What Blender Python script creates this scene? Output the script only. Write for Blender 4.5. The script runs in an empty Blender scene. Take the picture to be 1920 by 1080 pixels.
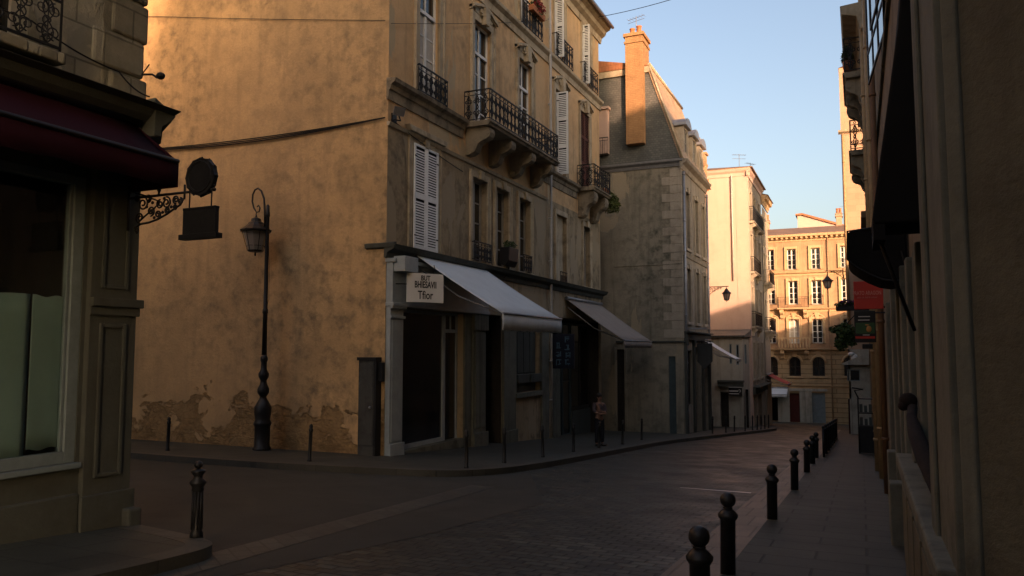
import bpy, bmesh, math, random
from mathutils import Vector, Matrix
random.seed(7)
R=math.radians
SC=bpy.context.scene
COL=SC.collection
F_PX=1450.0
PITCH=math.atan(115/1450.0); YAW=R(24.15)
CAM=Vector((0,0,1.75))
_f=Vector((-math.sin(YAW)*math.cos(PITCH),math.cos(YAW)*math.cos(PITCH),math.sin(PITCH)))
_r=Vector((math.cos(YAW),math.sin(YAW),0)); _u=_r.cross(_f)
SLOPE=-0.064
def gz(x,y):
    return SLOPE*max(-40.0,min(y,90.0))
def ray(px,py):
    return _f+_r*((px-960)/F_PX)+_u*((540-py)/F_PX)
def on_x(px,py,X):
    d=ray(px,py); return CAM+d*(X/d.x)
def on_y(px,py,Y):
    d=ray(px,py); return CAM+d*(Y/d.y)
def on_g(px,py,dz=0.0):
    d=ray(px,py); t=(dz-CAM.z)/(d.z-SLOPE*d.y); return CAM+d*t

ORG={}
class MB:
    def __init__(s): s.v=[]; s.f=[]; s.sm=[]
    def add(s,vs,fs,smooth=False):
        b=len(s.v); s.v+=[Vector(p) for p in vs]
        for f in fs: s.f.append([b+i for i in f]); s.sm.append(smooth)
        return s
    def hexa(s,p):  # 8 points: bottom 4 ccw, top 4 ccw
        return s.add(p,[(3,2,1,0),(4,5,6,7),(0,1,5,4),(1,2,6,5),(2,3,7,6),(3,0,4,7)])
    def box(s,x0,x1,y0,y1,z0,z1):
        return s.hexa([(x0,y0,z0),(x1,y0,z0),(x1,y1,z0),(x0,y1,z0),(x0,y0,z1),(x1,y0,z1),(x1,y1,z1),(x0,y1,z1)])
    def fbox(s,F,a,b,z0,z1,o0,o1):
        P=F.P
        return s.hexa([P(a,z0,o0),P(b,z0,o0),P(b,z0,o1),P(a,z0,o1),P(a,z1,o0),P(b,z1,o0),P(b,z1,o1),P(a,z1,o1)])
    def prism(s,poly,vec):
        n=len(poly); vec=Vector(vec); a=[Vector(p) for p in poly]; b=[p+vec for p in a]
        fs=[tuple(reversed(range(n))),tuple(range(n,2*n))]+[(i,(i+1)%n,n+(i+1)%n,n+i) for i in range(n)]
        return s.add(a+b,fs)
    def fpoly(s,F,poly,o0,o1):
        return s.prism([F.P(a,z,o0) for a,z in poly],F.N*(o1-o0))
    def fprof(s,F,a,b,prof):      # profile in (out,z), swept along the facade from a to b
        return s.prism([F.P(a,z,o) for o,z in prof],F.S*(b-a))
    def tube(s,pts,r,n=6,closed=False,rs=None):
        pts=[Vector(p) for p in pts]; m=len(pts)
        if m<2: return s
        vs=[]; fs=[]; prev=None
        for i,p in enumerate(pts):
            if closed: t=pts[(i+1)%m]-pts[i-1]
            else: t=pts[min(i+1,m-1)]-pts[max(i-1,0)]
            if t.length<1e-9: t=Vector((0,0,1))
            t.normalize()
            if prev is None:
                a=Vector((0,0,1)) if abs(t.z)<.9 else Vector((1,0,0))
                prev=(a-t*a.dot(t)).normalized()
            else:
                prev=(prev-t*prev.dot(t))
                prev=prev.normalized() if prev.length>1e-6 else Vector((1,0,0))
            bn=t.cross(prev); rr=rs[i] if rs else r
            for k in range(n):
                an=2*math.pi*k/n
                vs.append(p+prev*(rr*math.cos(an))+bn*(rr*math.sin(an)))
        seg=m if closed else m-1
        for i in range(seg):
            j=(i+1)%m
            for k in range(n):
                k2=(k+1)%n
                fs.append((i*n+k,i*n+k2,j*n+k2,j*n+k))
        s.add(vs,fs,smooth=n>5)
        if not closed:
            b=len(s.v)-len(vs)
            s.f.append([b+k for k in reversed(range(n))]); s.sm.append(False)
            s.f.append([b+(m-1)*n+k for k in range(n)]); s.sm.append(False)
        return s
    def lathe(s,prof,c,n=14,smooth=True):   # profile (r,z), from bottom up
        c=Vector(c); vs=[];fs=[]
        for r,z in prof:
            for k in range(n):
                a=2*math.pi*k/n; vs.append(c+Vector((r*math.cos(a),r*math.sin(a),z)))
        for i in range(len(prof)-1):
            for k in range(n):
                k2=(k+1)%n; fs.append((i*n+k,i*n+k2,(i+1)*n+k2,(i+1)*n+k))
        s.add(vs,fs,smooth)
        b=len(s.v)-len(vs)
        s.f.append([b+k for k in reversed(range(n))]); s.sm.append(False)
        s.f.append([b+(len(prof)-1)*n+k for k in range(n)]); s.sm.append(False)
        return s
    def ball(s,c,r,n=12,m=7,sc=(1,1,1)):
        c=Vector(c)
        vs=[c+Vector((0,0,-r*sc[2]))]
        for i in range(1,m):
            p=-math.pi/2+math.pi*i/m
            for k in range(n):
                a=2*math.pi*k/n
                vs.append(c+Vector((r*sc[0]*math.cos(p)*math.cos(a),r*sc[1]*math.cos(p)*math.sin(a),r*sc[2]*math.sin(p))))
        vs.append(c+Vector((0,0,r*sc[2]))); fs=[]
        for k in range(n): fs.append((0,1+(k+1)%n,1+k))
        for i in range(m-2):
            for k in range(n):
                k2=(k+1)%n; a=1+i*n
                fs.append((a+k,a+k2,a+n+k2,a+n+k))
        a=1+(m-2)*n
        for k in range(n): fs.append((a+k,a+(k+1)%n,len(vs)-1))
        return s.add(vs,fs,True)
    def scroll(s,F,cs,cz,r,d=1,up=1,o=0.0,turns=1.4,t=.008,n=5,steps=18,start=-math.pi/2):
        pts=[]
        for i in range(steps+1):
            q=i/steps; a=start+q*turns*2*math.pi; rr=r*(1-.8*q)
            pts.append(F.P(cs+d*rr*math.cos(a),cz+up*rr*math.sin(a),o))
        return s.tube(pts,t,n)
    def build(s,name,mat,parent=None,origin=None,bevel=0,weld=False):
        me=bpy.data.meshes.new(name)
        L=ORG[parent.name] if parent is not None else Vector(origin if origin is not None else s.base())
        me.from_pydata([tuple(p-L) for p in s.v],[],s.f)
        me.polygons.foreach_set('use_smooth',s.sm)
        bm=bmesh.new(); bm.from_mesh(me)
        if weld: bmesh.ops.remove_doubles(bm,verts=bm.verts[:],dist=1e-4)
        bmesh.ops.recalc_face_normals(bm,faces=bm.faces[:])
        bm.to_mesh(me); bm.free()
        if mat: me.materials.append(mat)
        o=bpy.data.objects.new(name,me); COL.objects.link(o)
        if parent is not None: o.parent=parent
        else: o.location=L
        ORG[o.name]=L
        if bevel:
            m=o.modifiers.new('b','BEVEL'); m.width=bevel; m.segments=2; m.limit_method='ANGLE'; m.angle_limit=R(40)
        return o
    def base(s):
        xs=[p.x for p in s.v]; ys=[p.y for p in s.v]; zs=[p.z for p in s.v]
        return Vector(((min(xs)+max(xs))/2,(min(ys)+max(ys))/2,min(zs)))
class Fc:
    def __init__(s,O,S,N): s.O=Vector(O); s.S=Vector(S).normalized(); s.N=Vector(N).normalized()
    def P(s,a,z,o=0.0): return s.O+s.S*a+s.N*o+Vector((0,0,z))
    def px(s,x,y,o=0.0):
        d=ray(x,y); q=s.O+s.N*o; t=(q-CAM).dot(s.N)/d.dot(s.N); p=CAM+d*t
        return ((p-s.O).dot(s.S),p.z)
    def rect(s,x0,y0,x1,y1,o=0.0):  # pixel box -> (a0,a1,z0,z1); z read at the left edge column
        a0,zt=s.px(x0,y0,o); _,zb=s.px(x0,y1,o); a1,_=s.px(x1,y0,o)
        return (min(a0,a1),max(a0,a1),zb,zt)
def Fx(c,n): return Fc((c,0,0),(0,1,0),(n,0,0))
def Fy(c,n): return Fc((0,c,0),(1,0,0),(0,n,0))
def wall(mb,F,s0,s1,z0,z1,ops,depth=.25):
    ss=sorted(set([s0,s1]+[v for o in ops for v in o[:2] if s0<v<s1]))
    zz=sorted(set([z0,z1]+[v for o in ops for v in o[2:4] if z0<v<z1]))
    for i in range(len(ss)-1):
        for j in range(len(zz)-1):
            cs=(ss[i]+ss[i+1])/2; cz=(zz[j]+zz[j+1])/2
            if any(o[0]<cs<o[1] and o[2]<cz<o[3] for o in ops): continue
            mb.add([F.P(ss[i],zz[j]),F.P(ss[i+1],zz[j]),F.P(ss[i+1],zz[j+1]),F.P(ss[i],zz[j+1])],[(0,1,2,3)])
    for o in ops:
        d=o[4] if len(o)>4 else depth
        a,b,c,e=o[:4]; c=max(c,z0); P=F.P
        for q in ([(a,c),(a,e)],[(b,c),(b,e)],[(a,c),(b,c)],[(a,e),(b,e)]):
            mb.add([P(*q[0],0),P(*q[1],0),P(*q[1],-d),P(*q[0],-d)],[(0,1,2,3)])
    return mb
def thing(name,label,cat,loc,group=None):
    o=bpy.data.objects.new(name,None); COL.objects.link(o); o.location=loc; o.empty_display_size=.2
    ORG[o.name]=Vector(loc); return tag(o,label,cat,group)
def tag(o,label=None,cat=None,group=None,kind=None):
    if label: o['label']=label
    if cat: o['category']=cat
    if group: o['group']=group
    if kind: o['kind']=kind
    return o
def copy_tree(o,parent=None):
    c=o.copy(); COL.objects.link(c)
    if parent is not None: c.parent=parent
    for ch in list(o.children): copy_tree(ch,c)
    return c
# ---------------------------------------------------------------- materials
class NT:
    def __init__(s,name):
        s.m=bpy.data.materials.new(name); s.m.use_nodes=True; s.t=s.m.node_tree
        s.b=s.t.nodes['Principled BSDF']; s.out=s.t.nodes['Material Output']
        s.pos=s.n('ShaderNodeNewGeometry').outputs['Position']
    def n(s,ty,**k):
        q=s.t.nodes.new(ty)
        for a,v in k.items(): setattr(q,a,v)
        return q
    def l(s,a,b): s.t.links.new(a,b)
    def mapped(s,scale,rot=(0,0,0),loc=(0,0,0)):
        q=s.n('ShaderNodeMapping'); s.l(s.pos,q.inputs['Vector']); q.inputs['Scale'].default_value=scale
        q.inputs['Rotation'].default_value=rot; q.inputs['Location'].default_value=loc; return q.outputs[0]
    def noise(s,scale,detail=6,rough=.6,vec=None,dist=0):
        q=s.n('ShaderNodeTexNoise'); s.l(vec if vec is not None else s.pos,q.inputs['Vector'])
        q.inputs['Scale'].default_value=scale; q.inputs['Detail'].default_value=detail; q.inputs['Roughness'].default_value=rough
        q.inputs['Distortion'].default_value=dist
        return q.outputs['Fac']
    def ramp(s,fac,a,b,ca=(0,0,0,1),cb=(1,1,1,1)):
        q=s.n('ShaderNodeValToRGB'); s.l(fac,q.inputs[0]); e=q.color_ramp.elements
        e[0].position=a; e[1].position=b; e[0].color=ca; e[1].color=cb; return q.outputs[0]
    def mix(s,fac,a,b,mode='MIX'):
        q=s.n('ShaderNodeMix',data_type='RGBA',blend_type=mode)
        for k,v in ((0,fac),(6,a),(7,b)):
            if hasattr(v,'links'): s.l(v,q.inputs[k])
            elif k==0: q.inputs[0].default_value=v
            else: q.inputs[k].default_value=(*v[:3],1)
        return q.outputs[2]
    def math(s,op,a,b=None,clamp=False):
        q=s.n('ShaderNodeMath',operation=op,use_clamp=clamp)
        for k,v in ((0,a),(1,b)):
            if v is None: continue
            if hasattr(v,'links'): s.l(v,q.inputs[k])
            else: q.inputs[k].default_value=v
        return q.outputs[0]
    def facade_vec(s):      # (x+y, z) so blocks run level on any wall along an axis
        sp=s.n('ShaderNodeSeparateXYZ'); s.l(s.pos,sp.inputs[0])
        c=s.n('ShaderNodeCombineXYZ'); s.l(s.math('ADD',sp.outputs[0],sp.outputs[1]),c.inputs[0]); s.l(sp.outputs[2],c.inputs[1])
        return c.outputs[0],sp
    def brick(s,vec,w,h,mort,off=.5,smooth=.1):
        q=s.n('ShaderNodeTexBrick',offset=off); s.l(vec,q.inputs['Vector'])
        q.inputs['Scale'].default_value=1; q.inputs['Brick Width'].default_value=w; q.inputs['Row Height'].default_value=h
        q.inputs['Mortar Size'].default_value=mort; q.inputs['Mortar Smooth'].default_value=smooth
        q.inputs['Color1'].default_value=(0,0,0,1); q.inputs['Color2'].default_value=(1,1,1,1); q.inputs['Mortar'].default_value=(.5,.5,.5,1)
        return q
    def bump(s,h,strength=.5,dist=.02,prev=None):
        q=s.n('ShaderNodeBump'); s.l(h,q.inputs['Height']); q.inputs['Strength'].default_value=strength; q.inputs['Distance'].default_value=dist
        if prev is not None: s.l(prev,q.inputs['Normal'])
        return q.outputs[0]
    def fin(s,col,rough=.85,normal=None,spec=.3,metal=0):
        if hasattr(col,'links'): s.l(col,s.b.inputs['Base Color'])
        else: s.b.inputs['Base Color'].default_value=(*col[:3],1)
        if hasattr(rough,'links'): s.l(rough,s.b.inputs['Roughness'])
        else: s.b.inputs['Roughness'].default_value=rough
        s.b.inputs['Specular IOR Level'].default_value=spec; s.b.inputs['Metallic'].default_value=metal
        if normal is not None: s.l(normal,s.b.inputs['Normal'])
        return s.m
def simple(name,col,rough=.7,var=.25,scale=6,bump=.15,spec=.3,metal=0):
    t=NT(name); a=[c*(1-var) for c in col]; b=[min(1,c*(1+var)) for c in col]
    n=t.noise(scale,7,.65)
    c=t.mix(t.ramp(n,.3,.7),a,b)
    return t.fin(c,rough,t.bump(t.noise(scale*7,4),bump,.01),spec,metal)
def plaster(name,c1,c2,dirt,dirt_amt=.6,streak=.5,bump=.5,patch=None,patch_thr=.6,patch_scale=.5,peel=None,bl=None,fine=1.0):
    t=NT(name)
    big=t.noise(.45,8,.62); mid=t.noise(2.2,8,.65); f=t.noise(14,6,.7)
    c=t.mix(t.ramp(big,.35,.65),c1,c2)
    zone=t.math('ADD',t.math('MULTIPLY',t.ramp(t.noise(.16,5,.6,t.mapped((1,1,1),(0,0,0),(7,3,11))),.38,.62),.85),.15)
    c=t.mix(t.math('MULTIPLY',t.math('MULTIPLY',t.ramp(mid,.46,.70),dirt_amt*1.25),zone),c,dirt)
    scr=t.noise(5.5,9,.78,t.mapped((1.0,1.0,1.6)),1.2)
    c=t.mix(t.math('MULTIPLY',t.math('MULTIPLY',t.ramp(scr,.60,.66),.45*dirt_amt*fine),zone),c,[x*.6 for x in dirt])
    st=t.noise(1.0,6,.6,t.mapped((3.2,3.2,.22)))
    c=t.mix(t.math('MULTIPLY',t.ramp(st,.52,.74),streak),c,dirt)
    h=t.math('MULTIPLY',f,.5)
    h=t.math('ADD',h,mid)
    if patch:
        pn=t.noise(patch_scale,9,.55,t.mapped((1.5,1.5,.55)),.4); pm=t.ramp(pn,patch_thr,patch_thr+.015)
        c=t.mix(pm,c,t.mix(t.ramp(f,.3,.7),[x*.85 for x in patch],patch)); h=t.math('ADD',h,t.math('MULTIPLY',pm,-.5))
    c=t.mix(t.math('MULTIPLY',t.ramp(f,.35,.75),.22*fine),c,dirt)
    vec,sp=t.facade_vec()
    if peel:
        pc,z0,z1=peel
        g=t.n('ShaderNodeMapRange'); t.l(sp.outputs[2],g.inputs[0]); g.inputs[1].default_value=z0; g.inputs[2].default_value=z1
        g.inputs[3].default_value=.36; g.inputs[4].default_value=-.36
        pn=t.math('ADD',t.noise(.9,10,.66,t.mapped((1,1,1.5),(0,0,0),(13.7,4.1,8.3)),.35),g.outputs[0]); pm=t.ramp(pn,.555,.59)
        rub=t.mix(t.ramp(t.noise(7,8,.7),.35,.65),[x*.62 for x in pc],pc); rub=t.mix(t.math('MULTIPLY',t.ramp(t.noise(1.7,8,.7,t.mapped((1,1,1.4),(0,0,0),(3,1,5))),.50,.62),.75),rub,[x*.42 for x in pc])
        c=t.mix(pm,c,rub); h=t.math('ADD',h,t.math('MULTIPLY',pm,t.math('SUBTRACT',t.math('MULTIPLY',t.noise(3.5,9,.72),2.2),2.6)))
        cr=t.n('ShaderNodeTexVoronoi',feature='DISTANCE_TO_EDGE'); cr.inputs['Scale'].default_value=3.1
        t.l(t.mapped((1,1,2.2)),cr.inputs['Vector'])
        h=t.math('ADD',h,t.math('MULTIPLY',t.math('MULTIPLY',t.ramp(cr.outputs[0],0,.12),pm),.35))
    if bl:
        br=t.brick(vec,bl[0],bl[1],bl[2])
        c=t.mix(t.math('MULTIPLY',br.outputs['Color'],.28),c,[x*.55 for x in c1])
        c=t.mix(t.math('MULTIPLY',br.outputs['Fac'],bl[3]),c,[x*.4 for x in dirt]); h=t.math('SUBTRACT',h,t.math('MULTIPLY',br.outputs['Fac'],1.5))
    return t.fin(c,.92,t.bump(h,bump,.03),.2)
M={}
M['wallA']=plaster('ochre_side_plaster',(.63,.415,.205),(.47,.315,.16),(.16,.125,.08),.80,.32,1.0,peel=((.42,.27,.125),-1.9,2.6))
M['lowA']=plaster('weathered_dimmed_lower_plaster',(.40,.31,.19),(.32,.255,.165),(.09,.078,.057),.8,.8,.7,patch=(.40,.325,.22),patch_thr=.52,patch_scale=.7)  # grey weathered patches, plus a darker base for the dimmer light low down
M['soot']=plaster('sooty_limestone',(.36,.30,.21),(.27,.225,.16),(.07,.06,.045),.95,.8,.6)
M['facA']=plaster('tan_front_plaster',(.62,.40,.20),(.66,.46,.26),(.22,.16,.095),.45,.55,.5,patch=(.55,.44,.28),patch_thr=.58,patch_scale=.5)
M['trimA']=plaster('pale_limestone_trim',(.55,.47,.34),(.47,.395,.28),(.12,.09,.055),.55,.5,.5)
M['stoneG']=plaster('rough_limestone',(.30,.28,.21),(.22,.20,.15),(.08,.075,.055),.7,.3,1.0,patch=(.36,.34,.27),patch_thr=.55,bl=(.75,.42,.012,.45))
M['woodG']=plaster('worn_grey_paint',(.088,.096,.086),(.066,.073,.066),(.05,.045,.035),.6,.6,.4)
M['wallB']=plaster('grey_brown_render',(.34,.305,.235),(.26,.24,.19),(.085,.085,.065),.95,.55,.7,patch=(.40,.345,.25),patch_thr=.58,patch_scale=.35)
M['stoneB']=plaster('grey_limestone',(.46,.41,.33),(.39,.345,.275),(.15,.13,.10),.5,.5,.5)
M['frontB']=plaster('dark_grey_front',(.36,.325,.26),(.31,.28,.22),(.10,.09,.075),.5,.6,.4)
M['cream']=plaster('cream_render',(.57,.43,.365),(.52,.39,.33),(.36,.26,.2),.25,.25,.3,fine=.5)
M['stoneE']=plaster('golden_limestone',(.47,.31,.19),(.39,.25,.15),(.2,.13,.075),.55,.5,.4,bl=(.8,.4,.006,.08),fine=.6)
M['stoneEp']=plaster('golden_limestone_trim',(.54,.385,.23),(.47,.335,.195),(.30,.2,.11),.35,.3,.4,fine=.6)
M['rust']=plaster('rusticated_limestone',(.50,.36,.205),(.44,.315,.18),(.22,.155,.09),.4,.35,.4,bl=(9,.42,.035,.6))
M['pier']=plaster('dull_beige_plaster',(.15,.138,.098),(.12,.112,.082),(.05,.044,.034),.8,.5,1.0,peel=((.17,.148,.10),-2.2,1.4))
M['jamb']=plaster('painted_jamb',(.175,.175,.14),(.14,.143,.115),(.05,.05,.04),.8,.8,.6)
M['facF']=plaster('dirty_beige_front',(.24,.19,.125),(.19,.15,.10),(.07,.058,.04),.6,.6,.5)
M['pinkF']=plaster('peach_render',(.48,.33,.23),(.44,.30,.205),(.3,.2,.13),.3,.3,.3,bl=(.9,.35,.01,.2))
M['pale']=plaster('pale_lime_wash',(.44,.42,.36),(.38,.365,.31),(.16,.15,.12),.5,.7,.3)
M['bouncew']=plaster('bounce_cream_wash',(.74,.62,.46),(.70,.58,.42),(.5,.4,.28),.2,.2,.3)  # whitened so the added house reflects more sun
M['white']=simple('white_paint',(.62,.63,.62),.5,.10,3,.08)
M['greywhite']=simple('grey_white_paint',(.30,.335,.345),.5,.14,3,.1)
M['shut']=simple('shutter_paint',(.80,.82,.82),.55,.08,4,.06)
M['frame']=simple('window_frame_paint',(.74,.74,.71),.5,.1,6,.05)
M['framed']=simple('dull_frame_paint',(.30,.28,.24),.6,.15,6,.05)
M['iron']=simple('black_iron',(.012,.012,.013),.5,.3,20,.2,.25,.0)
M['cast']=simple('cast_iron_paint',(.016,.0155,.0155),.42,.3,14,.25,.35)
M['browni']=simple('rusty_brown_paint',(.016,.010,.008),.95,.45,10,.2)
M['redshut']=simple('oxblood_shutter',(.10,.035,.025),.6,.3,6,.15)
M['dark']=simple('dark_interior',(.012,.012,.012),.9,.3,3,.1,.1)
M['woodk']=simple('dark_wood',(.030,.026,.022),.6,.35,5,.2)
M['panel']=plaster('tarnished_panel',(.075,.075,.07),(.055,.06,.06),(.02,.02,.02),.7,.7,.4,patch=(.14,.13,.11),patch_thr=.62,patch_scale=1.6)
M['zinc']=simple('zinc',(.30,.31,.33),.45,.2,5,.1,.5,.6)
M['awnw']=simple('white_canvas',(.66,.70,.72),.8,.06,2,.12,.1)
M['awnb']=simple('taupe_canvas',(.30,.265,.235),.85,.08,2,.12,.1)
M['awnr']=simple('burgundy_canvas',(.024,.005,.011),.85,.12,2,.1,.1)
M['awnk']=simple('black_canvas',(.012,.012,.012),.9,.2,2,.1,.1)
M['awnp']=simple('pink_canvas',(.42,.10,.09),.85,.1,2,.1,.1)
M['paper']=simple('teal_paper',(.20,.275,.265),.85,.08,1.5,.1,.1)
M['pipe']=simple('grey_pipe',(.42,.41,.39),.45,.15,6,.08,.4)
M['pipeb']=simple('ochre_pipe',(.36,.24,.12),.55,.2,6,.08,.3)
M['orange']=simple('orange_brown_paint',(.15,.08,.04),.7,.2,5,.1)
M['terra']=simple('terracotta',(.42,.16,.07),.8,.25,9,.3)
M['signw']=simple('sign_board_white',(.74,.73,.70),.5,.05,2,.03)
M['ink']=simple('sign_ink',(.02,.02,.02),.6,.1,5,0)
M['red']=simple('red_sign_paint',(.48,.04,.025),.5,.08,4,.03)
M['green']=simple('green_sign_paint',(.04,.09,.035),.5,.15,8,.03)
M['signk']=simple('black_sign_paint',(.012,.012,.012),.5,.2,4,.03)
M['lett']=simple('pale_lettering',(.55,.53,.50),.6,.05,4,0)
M['lettr']=simple('pink_lettering',(.60,.22,.17),.6,.05,4,0)
M['leaf']=simple('leaf_green',(.045,.075,.022),.6,.5,15,0,.3)
M['leafy']=simple('leaf_yellow_green',(.10,.12,.03),.6,.4,15,0,.3)
M['petal']=simple('purple_petals',(.16,.04,.14),.6,.3,12,0,.2)
M['redf']=simple('red_petals',(.28,.03,.04),.6,.4,12,0,.2)
M['skin']=simple('skin',(.28,.155,.105),.6,.08,12,.05)
M['shirt']=simple('pale_pink_shirt',(.105,.08,.088),.8,.08,12,.2)
M['trous']=simple('dark_trousers',(.015,.016,.022),.85,.15,12,.2)
M['hair']=simple('dark_hair',(.02,.014,.01),.6,.2,30,.3)
M['doorbl']=simple('blue_grey_door',(.16,.20,.22),.6,.15,5,.1)
M['doorr']=simple('dark_red_door',(.07,.014,.012),.6,.2,5,.1)
M['doorg']=simple('green_blue_door',(.055,.08,.085),.7,.2,4,.1)
M['curtain']=simple('net_curtain',(.50,.47,.42),.9,.1,6,.2,.1)
def glassy(name,col=(.012,.013,.014),rough=.06):
    t=NT(name); n=t.noise(1.2,3)
    return t.fin(col,t.ramp(n,.3,.7,(rough,)*3+(1,),(rough*2.2,)*3+(1,)),t.bump(n,.04,.02),.6)
M['pane']=glassy('window_glass')
M['panec']=glassy('window_glass_bay',(.02,.03,.035),.04)
def clear(name):
    t=NT(name); g=t.n('ShaderNodeBsdfGlossy'); g.inputs['Roughness'].default_value=.03
    tr=t.n('ShaderNodeBsdfTransparent'); tr.inputs[0].default_value=(.92,.96,.95,1)
    lw=t.n('ShaderNodeLayerWeight'); lw.inputs[0].default_value=.3; mx=t.n('ShaderNodeMixShader')
    fr=t.math('ADD',t.math('MULTIPLY',t.math('POWER',lw.outputs['Facing'],3),.5),.04)
    t.l(fr,mx.inputs[0]); t.l(tr.outputs[0],mx.inputs[1]); t.l(g.outputs[0],mx.inputs[2]); t.l(mx.outputs[0],t.out.inputs[0]); return t.m
M['clear']=clear('shop_glass')
def frosted():
    t=NT('lamp_glass'); t.b.inputs['Transmission Weight'].default_value=.5
    return t.fin((.42,.38,.33),.5,None,.4)
M['lampg']=frosted()
def slate(name,c1,c2,w,h):
    t=NT(name); vec,sp=t.facade_vec(); br=t.brick(vec,w,h,.012,.5,.3)
    c=t.mix(br.outputs['Color'],c1,c2); c=t.mix(t.ramp(t.noise(.8,7,.65),.45,.7),c,[x*.65 for x in c1])
    c=t.mix(t.math('MULTIPLY',br.outputs['Fac'],.6),c,[x*.4 for x in c1])
    h_=t.math('SUBTRACT',t.math('MULTIPLY',br.outputs['Color'],.5),br.outputs['Fac'])
    return t.fin(c,.6,t.bump(h_,.6,.015),.35)
M['slate']=slate('slate',(.105,.113,.108),(.155,.158,.145),.17,.11)
M['slate_sunlit']=slate('sun_toned_slate',(.40,.28,.17),(.48,.34,.22),.17,.11)  # lit copy of slate: sun glow put into the lighter tan colour
M['tiles']=slate('roof_tiles',(.42,.17,.075),(.32,.14,.07),.18,.3)
M['tilesE']=slate('weathered_roof_tiles',(.30,.175,.095),(.21,.13,.075),.25,.3)
def cobble():
    t=NT('cobblestones'); w=t.n('ShaderNodeVectorMath',operation='ADD')
    nz=t.n('ShaderNodeTexNoise'); nz.inputs['Scale'].default_value=1.3; t.l(t.pos,nz.inputs['Vector'])
    sc=t.n('ShaderNodeVectorMath',operation='SCALE'); t.l(nz.outputs['Color'],sc.inputs[0]); sc.inputs['Scale'].default_value=.10
    t.l(t.pos,w.inputs[0]); t.l(sc.outputs[0],w.inputs[1])
    br=t.brick(w.outputs[0],.25,.15,.02,.5,.5)
    c=t.mix(br.outputs['Color'],(.018,.0215,.018),(.085,.092,.073))
    c=t.mix(t.ramp(t.noise(.35,6,.6),.4,.65),c,(.033,.038,.031))
    c=t.mix(t.math('MULTIPLY',br.outputs['Fac'],.95),c,(.010,.009,.008))
    c=t.mix(t.math('MULTIPLY',t.ramp(t.noise(30,4,.7),.4,.7),.25),c,(.03,.026,.02))
    h=t.math('SUBTRACT',t.math('ADD',t.math('MULTIPLY',br.outputs['Color'],.35),t.math('MULTIPLY',t.noise(9,4),.5)),t.math('MULTIPLY',br.outputs['Fac'],1.3))
    return t.fin(c,t.ramp(t.noise(1.1,4),.3,.7,(.42,)*3+(1,),(.72,)*3+(1,)),t.bump(h,.7,.02),.35)
M['cobble']=cobble()
def slabs(name,c1,c2,w,h,m,rot=0,rough=.7,mort=.5):
    t=NT(name); v=t.mapped((1,1,1),(0,0,rot)); br=t.brick(v,w,h,m,.5,.4)
    c=t.mix(br.outputs['Color'],c1,c2); c=t.mix(t.math('MULTIPLY',t.ramp(t.noise(1.3,8,.65),.45,.7),.6),c,[x*.5 for x in c1])
    f=t.noise(38,5,.75)
    c=t.mix(t.math('MULTIPLY',t.ramp(f,.4,.68),.45),c,[x*.45 for x in c1])
    c=t.mix(t.math('MULTIPLY',br.outputs['Fac'],mort),c,[x*.25 for x in c1])
    h_=t.math('SUBTRACT',t.math('MULTIPLY',f,.5),br.outputs['Fac'])
    h_=t.math('ADD',h_,t.math('MULTIPLY',br.outputs['Color'],.3))
    return t.fin(c,rough,t.bump(h_,.6,.012),.35)
M['pave']=slabs('pavement_slabs',(.040,.045,.038),(.060,.065,.053),1.05,.52,.018,0,.7,.85)
M['pavel']=slabs('left_pavement_slabs',(.048,.050,.040),(.066,.067,.052),.9,.6,.012)
M['kerb']=slabs('granite_kerb',(.15,.118,.088),(.21,.165,.125),.275,.95,.016,0,.6)
M['kerbl']=slabs('worn_kerb',(.07,.066,.052),(.095,.088,.068),.9,.9,.01)
M['asph']=slabs('worn_asphalt',(.034,.037,.030),(.045,.047,.038),2.6,1.7,.008,R(12),.8,.5)
M['strip']=slabs('sett_strip',(.058,.060,.050),(.085,.086,.070),.3,.2,.012,R(36),.6)
M['gutter']=slabs('pale_gutter',(.13,.135,.13),(.16,.165,.155),.5,.25,.01,R(15),.6)
M['ground']=simple('ground_dirt',(.07,.06,.045),.9,.3,.5,.2)
# ---------------------------------------------------------------- ground
def sheet(name,poly,dz,mat,thick=0.0,kind='structure',zmin=None):
    """sheet that follows the slope; poly is [(x,y)...]; thick>0 gives it a vertical edge down to the road"""
    mb=MB(); n=len(poly)
    bm=bmesh.new()
    vs=[bm.verts.new((x,y,0)) for x,y in poly]; bm.faces.new(vs)
    bmesh.ops.triangulate(bm,faces=bm.faces[:])
    for cut in (-40,90):
        g=bm.verts[:]+bm.edges[:]+bm.faces[:]
        bmesh.ops.bisect_plane(bm,geom=g,plane_co=(0,cut,0),plane_no=(0,1,0))
    bm.verts.ensure_lookup_table(); bm.verts.index_update()
    mb.add([(v.co.x,v.co.y,gz(v.co.x,v.co.y)+dz) for v in bm.verts],[[v.index for v in f.verts] for f in bm.faces])
    bm.free()
    if thick:
        for i in range(n):
            a=poly[i]; b=poly[(i+1)%n]
            za=gz(*a)+dz; zb=gz(*b)+dz
            mb.add([(a[0],a[1],za),(b[0],b[1],zb),(b[0],b[1],zb-thick),(a[0],a[1],za-thick)],[(0,1,2,3)])
    o=mb.build(name,mat,origin=(0,0,0)); return tag(o,kind=kind)
sheet('ground',[(-3000,-3000),(3000,-3000),(3000,3000),(-3000,3000)],-.03,M['ground'])
sheet('road',[(-120,13.4),(-8.2,13.4),(-6.6,12),(-6.6,4.8),(-6.6,-60),(-1.85,-60),(-1.85,71),(-16,73.4),(-16,59.5),(-4.6,52),(-6.6,36),(-6.9,20),(-8.2,14.2)][0:0] or
      [(-7.4,-60),(-1.8,-60),(-1.8,73.6),(-22,73.6),(-22,14.6),(-7.4,14.6)],0,M['cobble'])
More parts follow.
